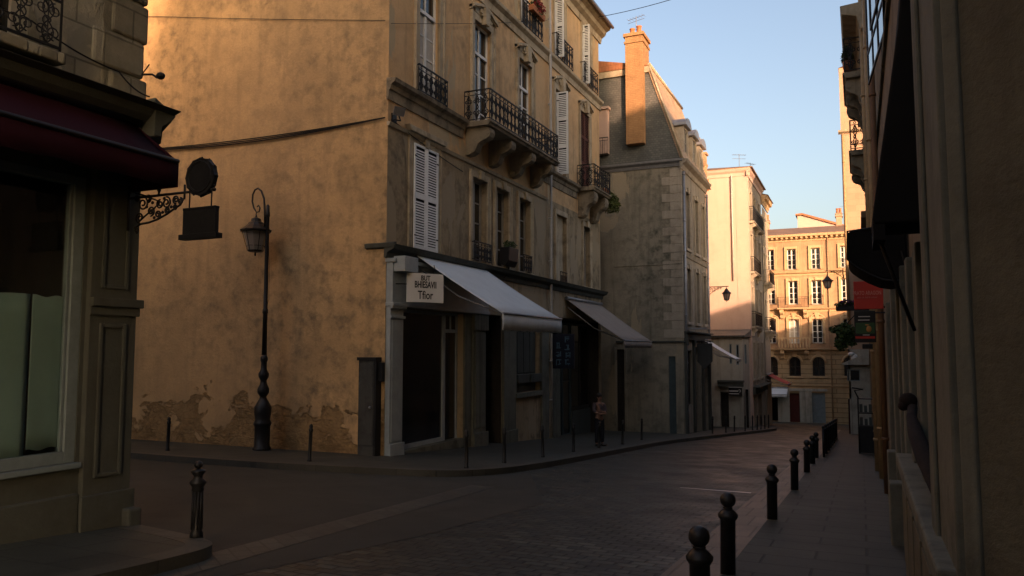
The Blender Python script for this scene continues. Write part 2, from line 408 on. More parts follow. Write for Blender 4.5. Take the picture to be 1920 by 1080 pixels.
sheet('side_street',[(-120,4.0),(-5.7,4.0),(-5.0,8.3),(-4.8,12.0),(-7.0,16.6),(-9,17.5),(-120,17.5)],.004,M['asph'])
# left pavement in front of the ochre house: kerb runs round the corner
Lk=[(-60,13.9),(-24,13.55),(-15.2,13.35),(-12.5,13.45),(-10.6,13.75),(-9.2,14.05),(-8.3,14.3),(-7.75,14.75),(-7.35,15.6),(-7.15,17.0),(-7.05,20),(-7.05,26),(-7.0,30.5),(-6.55,35),(-6.0,40),(-5.35,45.5),(-4.95,49),(-4.85,51),(-5.1,53),(-6.0,55.5),(-7.0,58),(-12,60.5),(-20,61)]
def offs(pl,d):
    out=[]
    for i in range(len(pl)):
        a=Vector(pl[max(i-1,0)]); b=Vector(pl[min(i+1,len(pl)-1)]); t=(b-a).normalized(); n=Vector((-t.y,t.x))
        out.append((pl[i][0]+n.x*d,pl[i][1]+n.y*d))
    return out
def chaikin(p,n=2):
    for _ in range(n):
        q=[p[0]]
        for a,b in zip(p,p[1:]): q+=[(a[0]*.75+b[0]*.25,a[1]*.75+b[1]*.25),(a[0]*.25+b[0]*.75,a[1]*.25+b[1]*.75)]
        p=q+[p[-1]]
    return p
Lk=chaikin(Lk)
inner=offs(Lk,.28)
sheet('pavement_left',inner+[(-20,66),(-60,66)],.135,M['pavel'])
def kerb(name,pl,inn,h,mat):
    mb=MB()
    for i in range(len(pl)-1):
        a,b,c,d=pl[i],pl[i+1],inn[i+1],inn[i]
        g=lambda p,dz:(p[0],p[1],gz(*p)+dz)
        mb.add([g(a,h),g(b,h),g(c,h),g(d,h),g(a,-.05),g(b,-.05),g(c,-.05),g(d,-.05)],[(0,1,2,3),(0,4,5,1),(3,2,6,7)])
    return tag(mb.build(name,mat,origin=(0,0,0),weld=True),kind='structure')
kerb('kerb_left',Lk,inner,.14,M['kerbl'])
# near left pavement round the shop
c0=on_g(424,1008); 
Gk=[(-6.0,-30),(-6.0,2.0),(-6.02,4.6),(-6.05,5.75),(-6.15,6.22),(-6.5,6.44),(-7.5,6.62),(-8.5,6.75),(-40,6.9)]
Gk=chaikin(Gk,3); gi=offs(Gk,.26)
sheet('pavement_near',gi+[(-40,-30)],.125,M['pavel'])
kerb('kerb_near',Gk,gi,.13,M['kerbl'])
sheet('gutter',[(-5.98,-20),(-5.72,-20),(-5.72,5.3),(-5.98,5.3)],.012,M['gutter'])
# right kerb strip and pavement
sheet('kerb_right',[(-1.86,-40),(-1.32,-40),(-1.32,56),(-1.86,56)],.03,M['kerb'],.05)
sheet('pavement_right',[(-1.315,-40),(8,-40),(8,56),(-1.315,56)],.034,M['pave'],.05)
# ---------------------------------------------------------------- building parts
def window(F,a,b,c,d,parent,depth=.2,mat='frame',cols=2,rows=4,glass='pane',transom=None,fw=.075,curtain=False,name='window',label=None):
    m=MB(); o0,o1=-depth,-depth+.07
    m.fbox(F,a,a+fw,c,d,o0,o1); m.fbox(F,b-fw,b,c,d,o0,o1); m.fbox(F,a+fw,b-fw,c,c+fw*1.3,o0,o1); m.fbox(F,a+fw,b-fw,d-fw,d,o0,o1)
    iw=(b-a-2*fw); top=d-fw
    if transom:
        m.fbox(F,a+fw,b-fw,transom-.05,transom+.05,o0,o1+.03)
        m.fbox(F,(a+b)/2-.025,(a+b)/2+.025,transom+.05,d-fw,o0+.005,o1-.01)
        top=transom-.05
    for i in range(1,cols):
        s=a+fw+iw*i/cols; w=.055 if (i*2==cols) else .02
        m.fbox(F,s-w,s+w,c+fw*1.3,top,o0+.003,o1-.004)
    for j in range(1,rows):
        z=c+(top-c)*j/rows
        m.fbox(F,a+fw,b-fw,z-.021,z+.021,o0+.006,o1-.02)
    w=m.build(name,M[mat],parent)
    if label: w['label']=label
    g=MB(); g.fbox(F,a+fw*.5,b-fw*.5,c+.02,d-.02,o0+.012,o0+.024); g.build('pane',M[glass],w)
    if curtain:
        q=MB(); n=10
        for k in range(n):
            s0=a+fw+iw*k/n; s1=a+fw+iw*(k+1)/n; oo=-depth+.026+(.006 if k%2 else 0)
            q.add([F.P(s0,c+.1,oo),F.P(s1,c+.1,oo+.004),F.P(s1,top-.02,oo+.004),F.P(s0,top-.02,oo)],[(0,1,2,3)])
        q.build('curtain',M['curtain'],w)
    return w
def surround(F,a,b,c,d,parent,w=.22,o=.05,mat='trimA',sill=True,name='window_surround',hood=None,key=False):
    m=MB()
    m.fbox(F,a-w,a,c,d,-.02,o); m.fbox(F,b,b+w,c,d,-.02,o); m.fbox(F,a-w,b+w,d,d+w,-.02,o+.003)
    m.fbox(F,a-w,a-w+.05,c,d+w,o,o+.035); m.fbox(F,b+w-.05,b+w,c,d+w,o,o+.035)
    if sill: m.fbox(F,a-w-.05,b+w+.05,c-.14,c,-.02,o+.07)
    if hood=='arch':   # ornate curved hood of two scrolls and a keystone
        mid=(a+b)/2; L=(b-a)/2+w+.06; pts=[]
        for i in range(15):
            t=-1+2*i/14.; s=mid+L*t
            z=d+w+.02+.34*(math.cos(t*math.pi*.5)**.8)+(.10*math.exp(-((abs(t)-.95)/.12)**2))
            pts.append((s,z))
        for k,(r,oo) in enumerate(((.10,.10),(.055,.17))):
            for i in range(14):
                (s0,z0),(s1,z1)=pts[i],pts[i+1]
                m.prism([F.P(s0,z0-r,-.02),F.P(s1,z1-r,-.02),F.P(s1,z1+r*.4+.02*k,-.02),F.P(s0,z0+r*.4+.02*k,-.02)],F.N*(oo+.03))
        m.fpoly(F,[(a-.02,d+w)]+[(s,z-.08) for s,z in pts[2:-2]]+[(b+.02,d+w)],-.02,o+.02)
        m.fpoly(F,[(mid-.13,d-.02),(mid+.13,d-.02),(mid+.19,d+w+.30),(mid-.19,d+w+.30)],-.02,o+.17)
        m.scroll(F,mid-.27,d+w+.12,.12,1,1,o+.06,1.2,.035,6,12); m.scroll(F,mid+.27,d+w+.12,.12,-1,1,o+.06,1.2,.035,6,12)
    if key: m.fpoly(F,[((a+b)/2-.1,d-.02),((a+b)/2+.1,d-.02),((a+b)/2+.14,d+w+.06),((a+b)/2-.14,d+w+.06)],-.02,o+.08)
    return m.build(name,M[mat],parent,bevel=.008)
def shutter(F,a,b,c,d,o,parent,leaves=2,mat='shut',label=None,groups=2):
    lw=(b-a)/leaves
    out=[]
    for i in range(leaves):
        s0=a+i*lw+.006; s1=a+(i+1)*lw-.006; m=MB(); e=.075
        m.fbox(F,s0,s0+e,c,d,o,o+.04); m.fbox(F,s1-e,s1,c,d,o,o+.04)
        n=groups; zc=[c+(d-c)*k/n for k in range(n+1)]
        for k in range(n+1):
            z=zc[k]; m.fbox(F,s0+e,s1-e,max(c,z-.06),min(d,z+.06),o+.001,o+.039)
        for k in range(n):
            z=zc[k]+.06; h=.075
            while z+h<zc[k+1]-.05:
                P=F.P
                m.prism([P(s0+e-.005,z+.005,o+.033),P(s0+e-.005,z+.022,o+.036),P(s0+e-.005,z+h*.8,o+.008),P(s0+e-.005,z+h*.8-.018,o+.004)],F.S*(s1-s0-2*e+.01))
                z+=h
        q=m.build('shutter',M[mat],parent); out.append(q)
        if label: q['label']=label
        b2=MB(); b2.fbox(F,s0+e-.005,s1-e+.005,c+.03,d-.03,o+.0005,o+.0025)
        b2.build('shutter_backing',M['dark'],q)
        hg=MB()
        for z in (c+.35,d-.35):
            s=s0 if i==0 else s1-.12
            hg.fbox(F,s,s+.12,z-.018,z+.018,o+.04,o+.048)
        hg.build('hinge',M['iron'],q)
    return out
def rail_mesh(m,F,a,b,c,d,o,bay=.26,style=0,t=.008,n=5):
    m.fbox(F,a,b,d-.035,d,o-.022,o+.022); m.fbox(F,a,b,c+.02,c+.045,o-.014,o+.014); m.fbox(F,a,b,d-.17,d-.15,o-.012,o+.012)
    k=max(1,round((b-a)/bay)); w=(b-a)/k; h=(d-.16)-(c+.045)
    for i in range(k+1):
        s=a+i*w
        if style==1 and i%4 and i!=k: continue
        m.fbox(F,s-.009,s+.009,c,d-.02,o-.009,o+.009)
    for i in range(k):
        s=a+(i+.5)*w; zc=c+.045
        if style==2:
            for q in (.33,.67): m.fbox(F,a+(i+q)*w-.006,a+(i+q)*w+.006,c+.03,d-.16,o-.006,o+.006)
            continue
        r=min(w*.27,h*.19) if style==1 else min(w*.24,h*.16)
        for up,zz in ((1,zc+h*.25),(-1,zc+h*.75)):
            m.scroll(F,s-w*.24,zz,r,1,up,o,1.5,t,n,16); m.scroll(F,s+w*.24,zz,r,-1,up,o,1.5,t,n,16)
        m.scroll(F,s,zc+h*.5,r*.9,1 if i%2 else -1,1,o,1.0,t,n,12)
        pts=[F.P(s+w*.22*math.sin(q*math.pi*2),zc+h*q,o) for q in [x/14 for x in range(15)]]
        m.tube(pts,t,n)
        pts=[F.P(s-w*.22*math.sin(q*math.pi*2),zc+h*q,o) for q in [x/14 for x in range(15)]]
        m.tube(pts,t,n)
        if style==1:
            m.tube([F.P(s,zc,o),F.P(s,zc+h,o)],t*.9,n)
            m.scroll(F,s,zc+h*.88,r*.7,1,1,o,1,t,n,10); m.scroll(F,s,zc+h*.12,r*.7,-1,1,o,1,t,n,10)
        q=d-.09
        m.tube([F.P(s+.035*math.cos(x*.785),q+.035*math.sin(x*.785),o) for x in range(8)],t*.8,4,True)
    return m
def rail(F,a,b,c,d,o,parent,name='railing',**k):
    return rail_mesh(MB(),F,a,b,c,d,o,**k).build(name,M['iron'],parent)
def window_guard(F,a,b,c,d,o,parent,**k):
    if k.get('style')==1: k.setdefault('t',.014)
    m=rail_mesh(MB(),F,a,b,c,d,o,**k)
    for s in (a,b): m.fbox(F,s-.012,s+.012,d-.05,d-.02,-.02,o); m.fbox(F,s-.012,s+.012,c+.02,c+.045,-.02,o)
    return m.build('window_guard',M['iron'],parent)
CORB0=[(0,0),(.16,.02),(.30,.10),(.36,.22),(.40,.34),(.52,.42),(.66,.46),(.76,.54),(.80,.66),(.78,.80),(.70,.86),(0,.86)]
CORB=[(0,0),(.16,.02),(.30,.10),(.36,.22),(.40,.34),(.52,.42),(.66,.46),(.76,.54),(.80,.66),(.78,.80),(.70,.86),(0,.86)]
def corbel(F,s,z,proj,h,w,parent,mat='trimA'):
    m=MB(); cc=[(o/.8*proj,z+zz/.86*h) for o,zz in CORB]
    for i in range(len(cc)-2):
        (o0,z0),(o1,z1_)=cc[i],cc[i+1]
        m.add([F.P(q,zz,oo) for q in (s-w/2,s+w/2) for oo,zz in ((o0,z0),(o1,z1_),(0,z1_),(0,z0))],[(0,3,2,1),(4,5,6,7),(0,1,5,4)])
    m.fbox(F,s-w/2,s+w/2,z+h-.001,z+h+.01,0,.7/.8*proj)
    for q in ((.70,.68,.09),(.12,.12,.10)):
        m.tube([F.P(s-w*.58,z+q[1]/.86*h,q[0]/.8*proj),F.P(s+w*.58,z+q[1]/.86*h,q[0]/.8*proj)],q[2],10)
    return m.build('corbel',M[mat],parent,bevel=.012)
def cornice(F,a,b,z,prof,parent,mat,name='cornice'):
    m=MB(); m.fprof(F,a,b,[(o,z+zz) for o,zz in prof]); return m.build(name,M[mat],parent)
BAND=[(-.02,-.55),(.04,-.55),(.06,-.30),(.10,-.28),(.13,-.16),(.24,-.10),(.26,0),(-.02,.02)]
def pipe(x,y,z0,z1,r,mat,parent,brk=True,pts=None):
    m=MB(); p=pts or [(x,y,z0),(x,y,z1)]; m.tube(p,r,12)
    if not pts and brk:
        z=z0+1.4
        while z<z1:
            m.tube([(x,y,z-.03),(x,y,z+.03)],r*1.28,12); z+=2.3
    return m.build('downpipe',M[mat],parent)
def text(F,s,z,size,body,o,mat,parent,sx=1.0,name='lettering',align='CENTER',ext=.004,bold=0):
    cu=bpy.data.curves.new('lettering','FONT'); cu.body=body; cu.size=size; cu.align_x=align; cu.align_y='CENTER'; cu.extrude=ext; cu.offset=bold
    cu.resolution_u=3
    t=bpy.data.objects.new('tmp_text',cu); COL.objects.link(t)
    dg=bpy.context.evaluated_depsgraph_get(); dg.update(); me=t.evaluated_get(dg).to_mesh()
    m=MB(); m.add([F.P(s+v.co.x*sx,z+v.co.y,o+v.co.z) for v in me.vertices],[list(p.vertices) for p in me.polygons])
    bpy.data.objects.remove(t); bpy.data.curves.remove(cu)
    return m.build(name,M[mat],parent)
def leaves(mb,c,rad,n,size,rnd,droop=0):
    for i in range(n):
        while True:
            p=Vector((rnd.uniform(-1,1),rnd.uniform(-1,1),rnd.uniform(-1,1)))
            if p.length<1: break
        q=Vector(c)+Vector((p.x*rad[0],p.y*rad[1],p.z*rad[2]-droop*abs(p.x)))
        a=Vector((rnd.gauss(0,1),rnd.gauss(0,1),rnd.gauss(0,.6))).normalized(); b=a.cross(Vector((rnd.gauss(0,1),rnd.gauss(0,1),rnd.gauss(0,1)))).normalized()
        s=size*rnd.uniform(.6,1.4)
        mb.add([q-a*s,q+b*s*.45,q+a*s,q-b*s*.45],[(0,1,2,3)])
def arch_fill(m,F,a,b,zs,zt,o0,o1,n=10):   # spandrels between an arch springing at zs, crown at zt and its box
    mid=(a+b)/2; rx=(b-a)/2; rz=zt-zs
    for side in (-1,1):
        pts=[(mid+side*rx,zt)]
        for i in range(n+1):
            t=i/n*math.pi/2; pts.append((mid+side*rx*math.cos(t),zs+rz*math.sin(t)))
        if pts[-1]!=(mid,zt): pass
        pl=[(mid+side*rx,zt+.001)]+pts[1:]
        m.fpoly(F,pl,o0,o1)
    return m
# ---------------------------------------------------------------- ochre corner house
XA=-11.1; YA=16.8; A=Fx(XA,1); AS=Fy(YA,-1)
z1,z2,z3,zE=4.45,8.85,13.65,17.3
ya=lambda px:A.px(px,600)[0]
Ah=thing('corner_house','ochre plastered four storey corner house with white shutters and long iron balcony','house',(XA-6,26,gz(0,26)))
W2=[(18.28,19.43),(21.71,22.94),(25.3,26.5),(29.04,30.2),(32.2,33.4)]
W3=[(18.28,19.43),(21.9,23.0),(25.5,26.7),(29.0,30.2),(32.5,33.7)]
W1=[(18.05,19.38),(21.64,22.7),(23.4,24.45),(25.35,26.4),(29.1,30.3),(32.5,33.4)]
GO=[(17.45,21.1,-1.3,2.85,.30),(22.62,23.85,-1.6,2.9,.9),(24.95,27.35,.2,2.75,.22),(28.65,34.6,-2.4,3.05,1.6)]
ops=[(a,b,z2+.05,12.45,.25) for a,b in W2]+[(a,b,z3+.1,16.5,.25) for a,b in W3]
ops+=[(a,b,z1+.08,7.45 if i==0 else 7.25,.14 if i==4 else .28) for i,(a,b) in enumerate(W1)]+GO
zs_=z2-1.15
w=MB(); wall(w,A,YA,35.0,zs_,zE,[o for o in ops if o[2]>zs_]); w.build('front_wall',M['facA'],Ah,weld=True)
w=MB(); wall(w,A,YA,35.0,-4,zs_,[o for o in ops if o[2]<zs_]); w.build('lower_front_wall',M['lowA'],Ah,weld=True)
w=MB(); wall(w,AS,-34,XA,-4,zE+1.2,[]); w.build('side_wall',M['wallA'],Ah)
w=MB(); w.box(-34,XA-.3,34.7,35.0,-4,zE); w.box(-34,-33.7,YA+.02,34.7,-4,zE); w.build('rear_wall',M['facA'],Ah)
w=MB(); w.prism([(-34.4,YA-.15,zE+.1),(-34.4,35.3,zE+.1),(-22.5,35.3,zE+4.0),(-22.5,YA-.15,zE+4.0)],(0,0,.12))
w.prism([(XA+.62,YA-.15,zE+.1),(XA+.62,35.3,zE+.1),(-22.5,35.3,zE+4.0),(-22.5,YA-.15,zE+4.0)],(0,0,.12))
w.add([(-34,YA+.02,zE+1.2),(XA,YA+.02,zE+1.2),(-22.5,YA+.02,zE+3.9)],[(0,1,2)]); w.add([(-34,35,zE),(XA,35,zE),(-22.5,35,zE+3.9)],[(0,1,2)])
w.build('roof',M['tilesE'],Ah)
cornice(A,YA-.05,35.25,zE+.05,[(-.02,-.75),(.06,-.75),(.10,-.5),(.28,-.38),(.34,-.22),(.52,-.14),(.58,0),(-.02,.02)],Ah,'trimA','eaves_cornice')
m=MB(); m.tube([A.P(YA-.1,zE+.02,.66),A.P(35.25,zE+.02,.66)],.075,8); m.build('gutter_pipe',M['zinc'],Ah)
cornice(A,YA-.06,20.95,z2,BAND,Ah,'soot','string_course'); cornice(A,27.15,31.6,z2,BAND,Ah,'soot','string_course'); cornice(A,34.2,35.05,z2,BAND,Ah,'soot','string_course')
cornice(A,YA-.04,35.1,z3,[(-.02,-.42),(.05,-.42),(.08,-.2),(.2,-.1),(.22,0),(-.02,.02)],Ah,'trimA','string_course')
cornice(A,YA-.02,28.0,z2-1.15,[(-.02,-.09),(.05,-.09),(.09,0),(-.02,.02)],Ah,'trimA','string_course')
# windows
for i,(a,b) in enumerate(W2):
    c,d=z2+.05,12.45
    if i==4:
        shutter(A,a-.1,b+.12,c,d+.05,-.03,Ah,2,'redshut',label='peeling dark red closed shutter',groups=3)
        surround(A,a,b,c,d,Ah,.2,.05,sill=False,hood='arch')
        continue
    window(A,a,b,c,d,Ah,.17,'frame',2,4,'pane',transom=c+2.55,curtain=(i==0))
    surround(A,a,b,c,d,Ah,.24,.06,sill=False,hood='arch')
window_guard(A,18.1,19.75,z2+.08,z2+.86,.14,Ah,bay=.28,style=1)
for i,(a,b) in enumerate(W3):
    window(A,a,b,z3+.1,16.5,Ah,.24,'frame',2,4,'pane')
    surround(A,a,b,z3+.1,16.5,Ah,.18,.04,sill=False,key=True)
    if i>1: window_guard(A,a-.25,b+.55,z3+.05,z3+1.05,.2,Ah,bay=.3,style=1)
F2=Fy(29.2,-1); F3=Fy(29.08,-1)
shutter(F2,XA+.03,XA+.53,z2+.02,12.3,0,Ah,1,label='white shutter leaf standing open',groups=3)
shutter(Fy(29.12,-1),XA+.03,XA+.4,z3+.1,16.5,0,Ah,1,groups=2,label='white shutter leaf standing open')
shutter(Fy(32.6,-1),XA+.03,XA+.36,z3+.1,16.5,0,Ah,1,groups=2,label='white shutter leaf standing open')
for i,(a,b) in enumerate(W1):
    c,d=z1+.08,7.45 if i==0 else 7.25
    if i==0:
        shutter(A,a,b,c,d,.03,Ah,2,label='closed white louvred shutter',groups=2); surround(A,a,b,c,d,Ah,.24,.02,sill=False,key=True)
        g=MB(); g.fbox(A,a,b,c,d,-.28,-.26); g.build('window',M['pane'],Ah)
        g=MB(); g.fpoly(A,[(a-.3,d+.26),(b+.3,d+.26),(b+.42,d+.42),(a-.42,d+.42)],-.02,.16); g.build('window_hood',M['trimA'],Ah,bevel=.02)
    elif i==4:
        g=MB(); g.fbox(A,a,b,c,d,-.16,-.14); g.build('blind_panel',M['trimA'],Ah); surround(A,a,b,c,d,Ah,.2,.05,sill=False)
    else:
        window(A,a,b,c,d,Ah,.26,'framed',2,4,'pane'); surround(A,a,b,c,d,Ah,.2,.05,key=True)
for a,b in ((21.5,22.75),(25.4,26.2)): window_guard(A,a,b,z1+.1,z1+.72,.16,Ah,bay=.22,style=1)
rail_m=MB(); rail_mesh(rail_m,A,29.2,29.95,z1+.05,z1+.45,.16,.2,2); rail_m.fbox(A,29.2,29.95,z1+.02,z1+.05,-.02,.18); rail_m.build('window_guard',M['iron'],Ah)
# long balcony
def balcony(F,a,b,z,proj,parent,corb,cw=.34,ch=.85,style=1,thick=.16,mat='soot',rh=1.0,bay=.30):
    m=MB(); m.fprof(F,a,b,[(-.02,z-thick),(proj-.08,z-thick),(proj-.05,z-thick*.5),(proj,z-thick*.4),(proj,z),(-.02,z+.01)])
    bl=m.build('balcony_slab',M[mat],parent,bevel=.01)
    r=rail_mesh(MB(),F,a+.04,b-.04,z+.03,z+rh,proj-.06,bay,style,t=.0145)
    for s in (a+.04,b-.04):
        G=Fc(F.P(s,0,0),F.N,F.S); rail_mesh(r,G,.02,proj-.07,z+.03,z+rh,0,bay*1.1,style,t=.0145)
    r.build('railing',M['iron'],bl)
    for s in corb: corbel(F,s,z-thick-ch,proj*.9,ch,cw,bl,mat)
    return bl
balcony(A,21.03,27.05,z2-.02,.96,Ah,[21.35,23.0,24.75,26.6])
balcony(A,31.7,34.15,z2-.02,.85,Ah,[32.1,33.7],cw=.5,ch=1.15)
# downpipe of the front
m=MB(); p=[A.P(28.25,-1.75,.12),A.P(28.18,z1,.14),A.P(28.15,z2,.17),A.P(28.12,z3,.17),A.P(28.1,zE-.6,.17)]
m.tube(p,.055,10)
for zz in (-.2,1.3,5.2,6.9,9.6,11.5,15): 
    m.tube([A.P(28.15,zz-.03,.13),A.P(28.15,zz+.03,.13)],.075,10)
m.build('downpipe',M['pipe'],Ah)
# ledge over the shops
cornice(A,YA-.08,35.15,z1,[(-.02,-.34),(.05,-.34),(.08,-.2),(.26,-.12),(.30,-.05),(.34,0),(-.02,.05)],Ah,'woodG','shop_ledge')
cornice(AS,XA-.6,XA+.3,z1+.03,[(-.02,-.14),(.10,-.1),(.12,0),(-.02,.04)],Ah,'woodG','shop_ledge')
# white shopfront
m=MB(); gA=gz(0,17)+.135
m.fbox(A,YA+.03,17.45,gA-.3,2.95,-.02,.14); m.fbox(A,YA+.09,17.39,gA+.35,2.5,.14,.165)
m.fbox(A,YA,17.48,gA-.3,gA+.3,.14,.2); m.fbox(A,YA,17.48,2.55,2.62,.14,.19); m.fbox(A,YA-.01,17.5,2.8,2.95,.14,.22)
m.fbox(A,YA+.02,22.5,2.95,4.0,-.02,.20); m.fbox(A,YA-.02,22.55,4.0,4.1,-.02,.30); m.fbox(A,YA+.0,22.52,2.86,2.96,-.02,.24)
m.fbox(A,YA+.05,17.5,3.75,4.15,.2,.55)
m.build('shopfront',M['greywhite'],Ah,bevel=.012)
m=MB(); m.fbox(A,21.1,21.55,-1.6,2.86,-.02,.06); m.fbox(A,21.55,22.45,-1.6,2.86,-.02,.12); m.fbox(A,21.65,22.35,-.7,2.3,.12,.15)
m.fbox(A,21.5,22.5,-1.6,-.85,.12,.2); m.fbox(A,21.5,22.5,2.35,2.86,.12,.2); m.build('pilaster',M['jamb'],Ah,bevel=.02)
m=MB(); m.fbox(A,23.9,24.9,-1.7,2.8,-.02,.1); m.fbox(A,23.85,24.95,-1.7,-1.0,.1,.16); m.fbox(A,23.85,24.95,2.5,2.8,.1,.17); m.build('pilaster',M['jamb'],Ah,bevel=.02)
m=MB(); m.fbox(A,27.4,28.1,-1.8,2.8,-.02,.08); m.build('pilaster',M['jamb'],Ah,bevel=.02)
wn=window(A,17.47,20.25,gA+.02,2.84,Ah,.26,'greywhite',1,1,'pane',fw=.09,name='shop_window')
dr=window(A,20.25,21.08,gA-.1,2.84,Ah,.26,'greywhite',1,1,'pane',transom=2.3,fw=.07,name='shop_door')
m=MB(); m.fbox(A,17.45,21.1,gA-.4,gA+.02,-.28,.06); m.build('doorstep',M['jamb'],Ah)
m=MB(); m.fbox(A,22.62,23.85,-1.8,2.9,-.9,-.86); m.fbox(A,22.7,23.77,-1.6,1.9,-.86,-.80); 
for q in (0,1):
    m.fbox(A,22.78+q*.5,23.2+q*.5,-1.1,.2,-.8,-.78); m.fbox(A,22.78+q*.5,23.2+q*.5,.35,1.7,-.8,-.78)
m.build('entrance_door',M['woodk'],Ah)
m=MB(); m.fbox(A,24.95,27.35,.2,2.75,-.22,-.19)
for k in range(4): m.fbox(A,25.0+k*.59,25.52+k*.59,.9,2.65,-.19,-.16)
m.fbox(A,25.05,26.05,.55,.85,-.19,.12); m.fbox(A,26.25,27.25,.55,.85,-.19,.12)
m.build('boarded_window',M['woodG'],Ah,bevel=.01)
m=MB(); m.fbox(A,24.85,27.45,.05,.2,-.02,.16); m.fbox(A,24.8,24.95,.05,2.75,-.02,.09); m.fbox(A,27.35,27.42,.05,2.75,-.02,.09); m.build('window_sill',M['jamb'],Ah)
m=MB(); m.fbox(A,23.82,23.848,-1.8,2.88,-.86,-.002); m.fbox(A,22.622,22.65,-1.8,2.88,-.86,-.002); m.build('entrance_shade_panel',M['woodk'],Ah)  # dark panels added over the reveals to stand in for entrance shade
m=MB(); m.fbox(A,34.57,34.598,-2.4,3.0,-1.57,-.002); m.build('shop_shade_panel',M['woodk'],Ah)  # dark panel added on the far reveal as shade
# second shop: deep dark recess with posts, stall and door
m=MB(); m.fbox(A,28.6,34.65,-2.6,3.1,-1.62,-1.58); m.build('shop_back',M['dark'],Ah)
m=MB(); m.fbox(A,28.7,29.6,-2.2,1.35,-.4,-.02); m.build('shop_pier',M['jamb'],Ah,bevel=.02)
window(A,30.9,32.0,-2.0,2.9,Ah,.5,'doorg',1,2,'pane',fw=.12,name='shop_door')
window(A,32.0,34.5,-.9,2.9,Ah,.5,'woodk',2,1,'pane',fw=.1,name='shop_window')
m=MB(); m.fbox(A,32.0,34.5,-2.6,-.92,-.5,-.38); m.build('stall_riser',M['woodG'],Ah)
# ---------------------------------------------------------------- things on and before the ochre house
def awning(name,label,F,a,b,zb,zf,proj,val,mat,parts_mat='zinc',skew=0.0,stripe=None,cheek=False,bar=True):
    t=thing(name,label,'awning',F.P((a+b)/2,zf,0))
    m=MB(); n=14; k=6
    vs=[];fs=[]
    for i in range(n+1):
        for j in range(k+1):
            s=a+(b-a)*i/n+skew*j/k; q=j/k
            sag=-.04*math.sin(math.pi*q)*(1-.3*math.cos(i*2.1))
            vs.append(F.P(s,zb+(zf-zb)*q+sag,.05+(proj-.05)*q))
    for i in range(n):
        for j in range(k):
            p=i*(k+1)+j; fs.append((p,p+1,p+k+2,p+k+1))
    m.add(vs,fs,True)
    o=m.build('canopy',M[mat],t); md=o.modifiers.new('s','SOLIDIFY'); md.thickness=.012
    m=MB(); vs=[];fs=[]; n2=40
    for i in range(n2+1):
        s=a+skew+(b-a)*i/n2; w=.012*math.sin(i*1.9)+.008*math.sin(i*.7)
        vs.append(F.P(s,zf-.01,proj)); vs.append(F.P(s,zf-val*.5,proj+w)); vs.append(F.P(s,zf-val+.01*math.sin(i*1.3),proj+w*1.6-.02))
    for i in range(n2):
        for j in range(2):
            p=i*3+j; fs.append((p,p+1,p+4,p+3))
    m.add(vs,fs,True); o=m.build('valance',M[mat],t); md=o.modifiers.new('s','SOLIDIFY'); md.thickness=.01
    if cheek:
        for s in (a,b):
            m=MB(); m.prism([F.P(s,zb,.03),F.P(s+skew,zf,proj),F.P(s+skew,zf-val,proj),F.P(s,zf-val,.03)],F.S*.012); m.build('cheek',M[mat],t)
    m=MB(); m.tube([F.P(a+skew,zf,proj),F.P(b+skew,zf,proj)],.03,8); m.build('front_bar',M[parts_mat],t)
    m=MB(); m.tube([F.P(a-.05,zb+.02,.09),F.P(b+.05,zb+.02,.09)],.075,10); m.build('roller',M[parts_mat],t)
    for s in (a+.18,b-.18):
        m=MB(); mid=F.P(s+skew*.4+.25,(zb+zf)/2-.35,proj*.45); m.tube([F.P(s,zb-.35,.05),mid,F.P(s+skew,zf-.02,proj-.03)],.022,6); m.build('folding_arm',M[parts_mat],t)
    return t
awning('awning','pale white canvas awning over the white shopfront at the street corner',A,18.05,22.35,4.38,2.68,2.75,.44,'awnw')
awning('awning','taupe canvas awning sloping over the dark second shop of the ochre house',A,30.1,34.8,3.85,2.12,2.2,.30,'awnb',skew=1.1)
# sign board hung at the corner
p0=on_x(762,540,-10.69); SD=Vector((math.sin(R(32.6)),math.cos(R(32.6)),0)); SN=Vector((SD.y,-SD.x,0))
SG=Fc(Vector((p0.x,p0.y,0)),SD,SN)
s=thing('shop_sign','white square sign board with black lettering hung beside the white awning','sign',SG.P(.53,2.9,0))
zt=SG.px(762,511)[1]; zb=SG.px(762,566)[1]
m=MB(); m.fbox(SG,0,1.07,zb,zt,0,.04); m.build('board',M['signw'],s,bevel=.006)
h=zt-zb
text(SG,.535,zb+h*.83,h*.24,'BUT',.042,'ink',s,.8,bold=.004); text(SG,.535,zb+h*.60,h*.32,'BHIESAVII',.042,'ink',s,.62,bold=.005); text(SG,.53,zb+h*.24,h*.40,'Tfior',.042,'ink',s,.72,bold=.004)
m=MB(); m.tube([SG.P(.2,zt,.02),SG.P(.2,zt+.3,-.1)],.012,5); m.tube([SG.P(.85,zt,.02),SG.P(.85,zt+.25,-.1)],.012,5); m.tube([SG.P(.0,zt-.3,.02),SG.P(-.3,zt-.3,-.1)],.014,5); m.build('hanger',M['iron'],s)
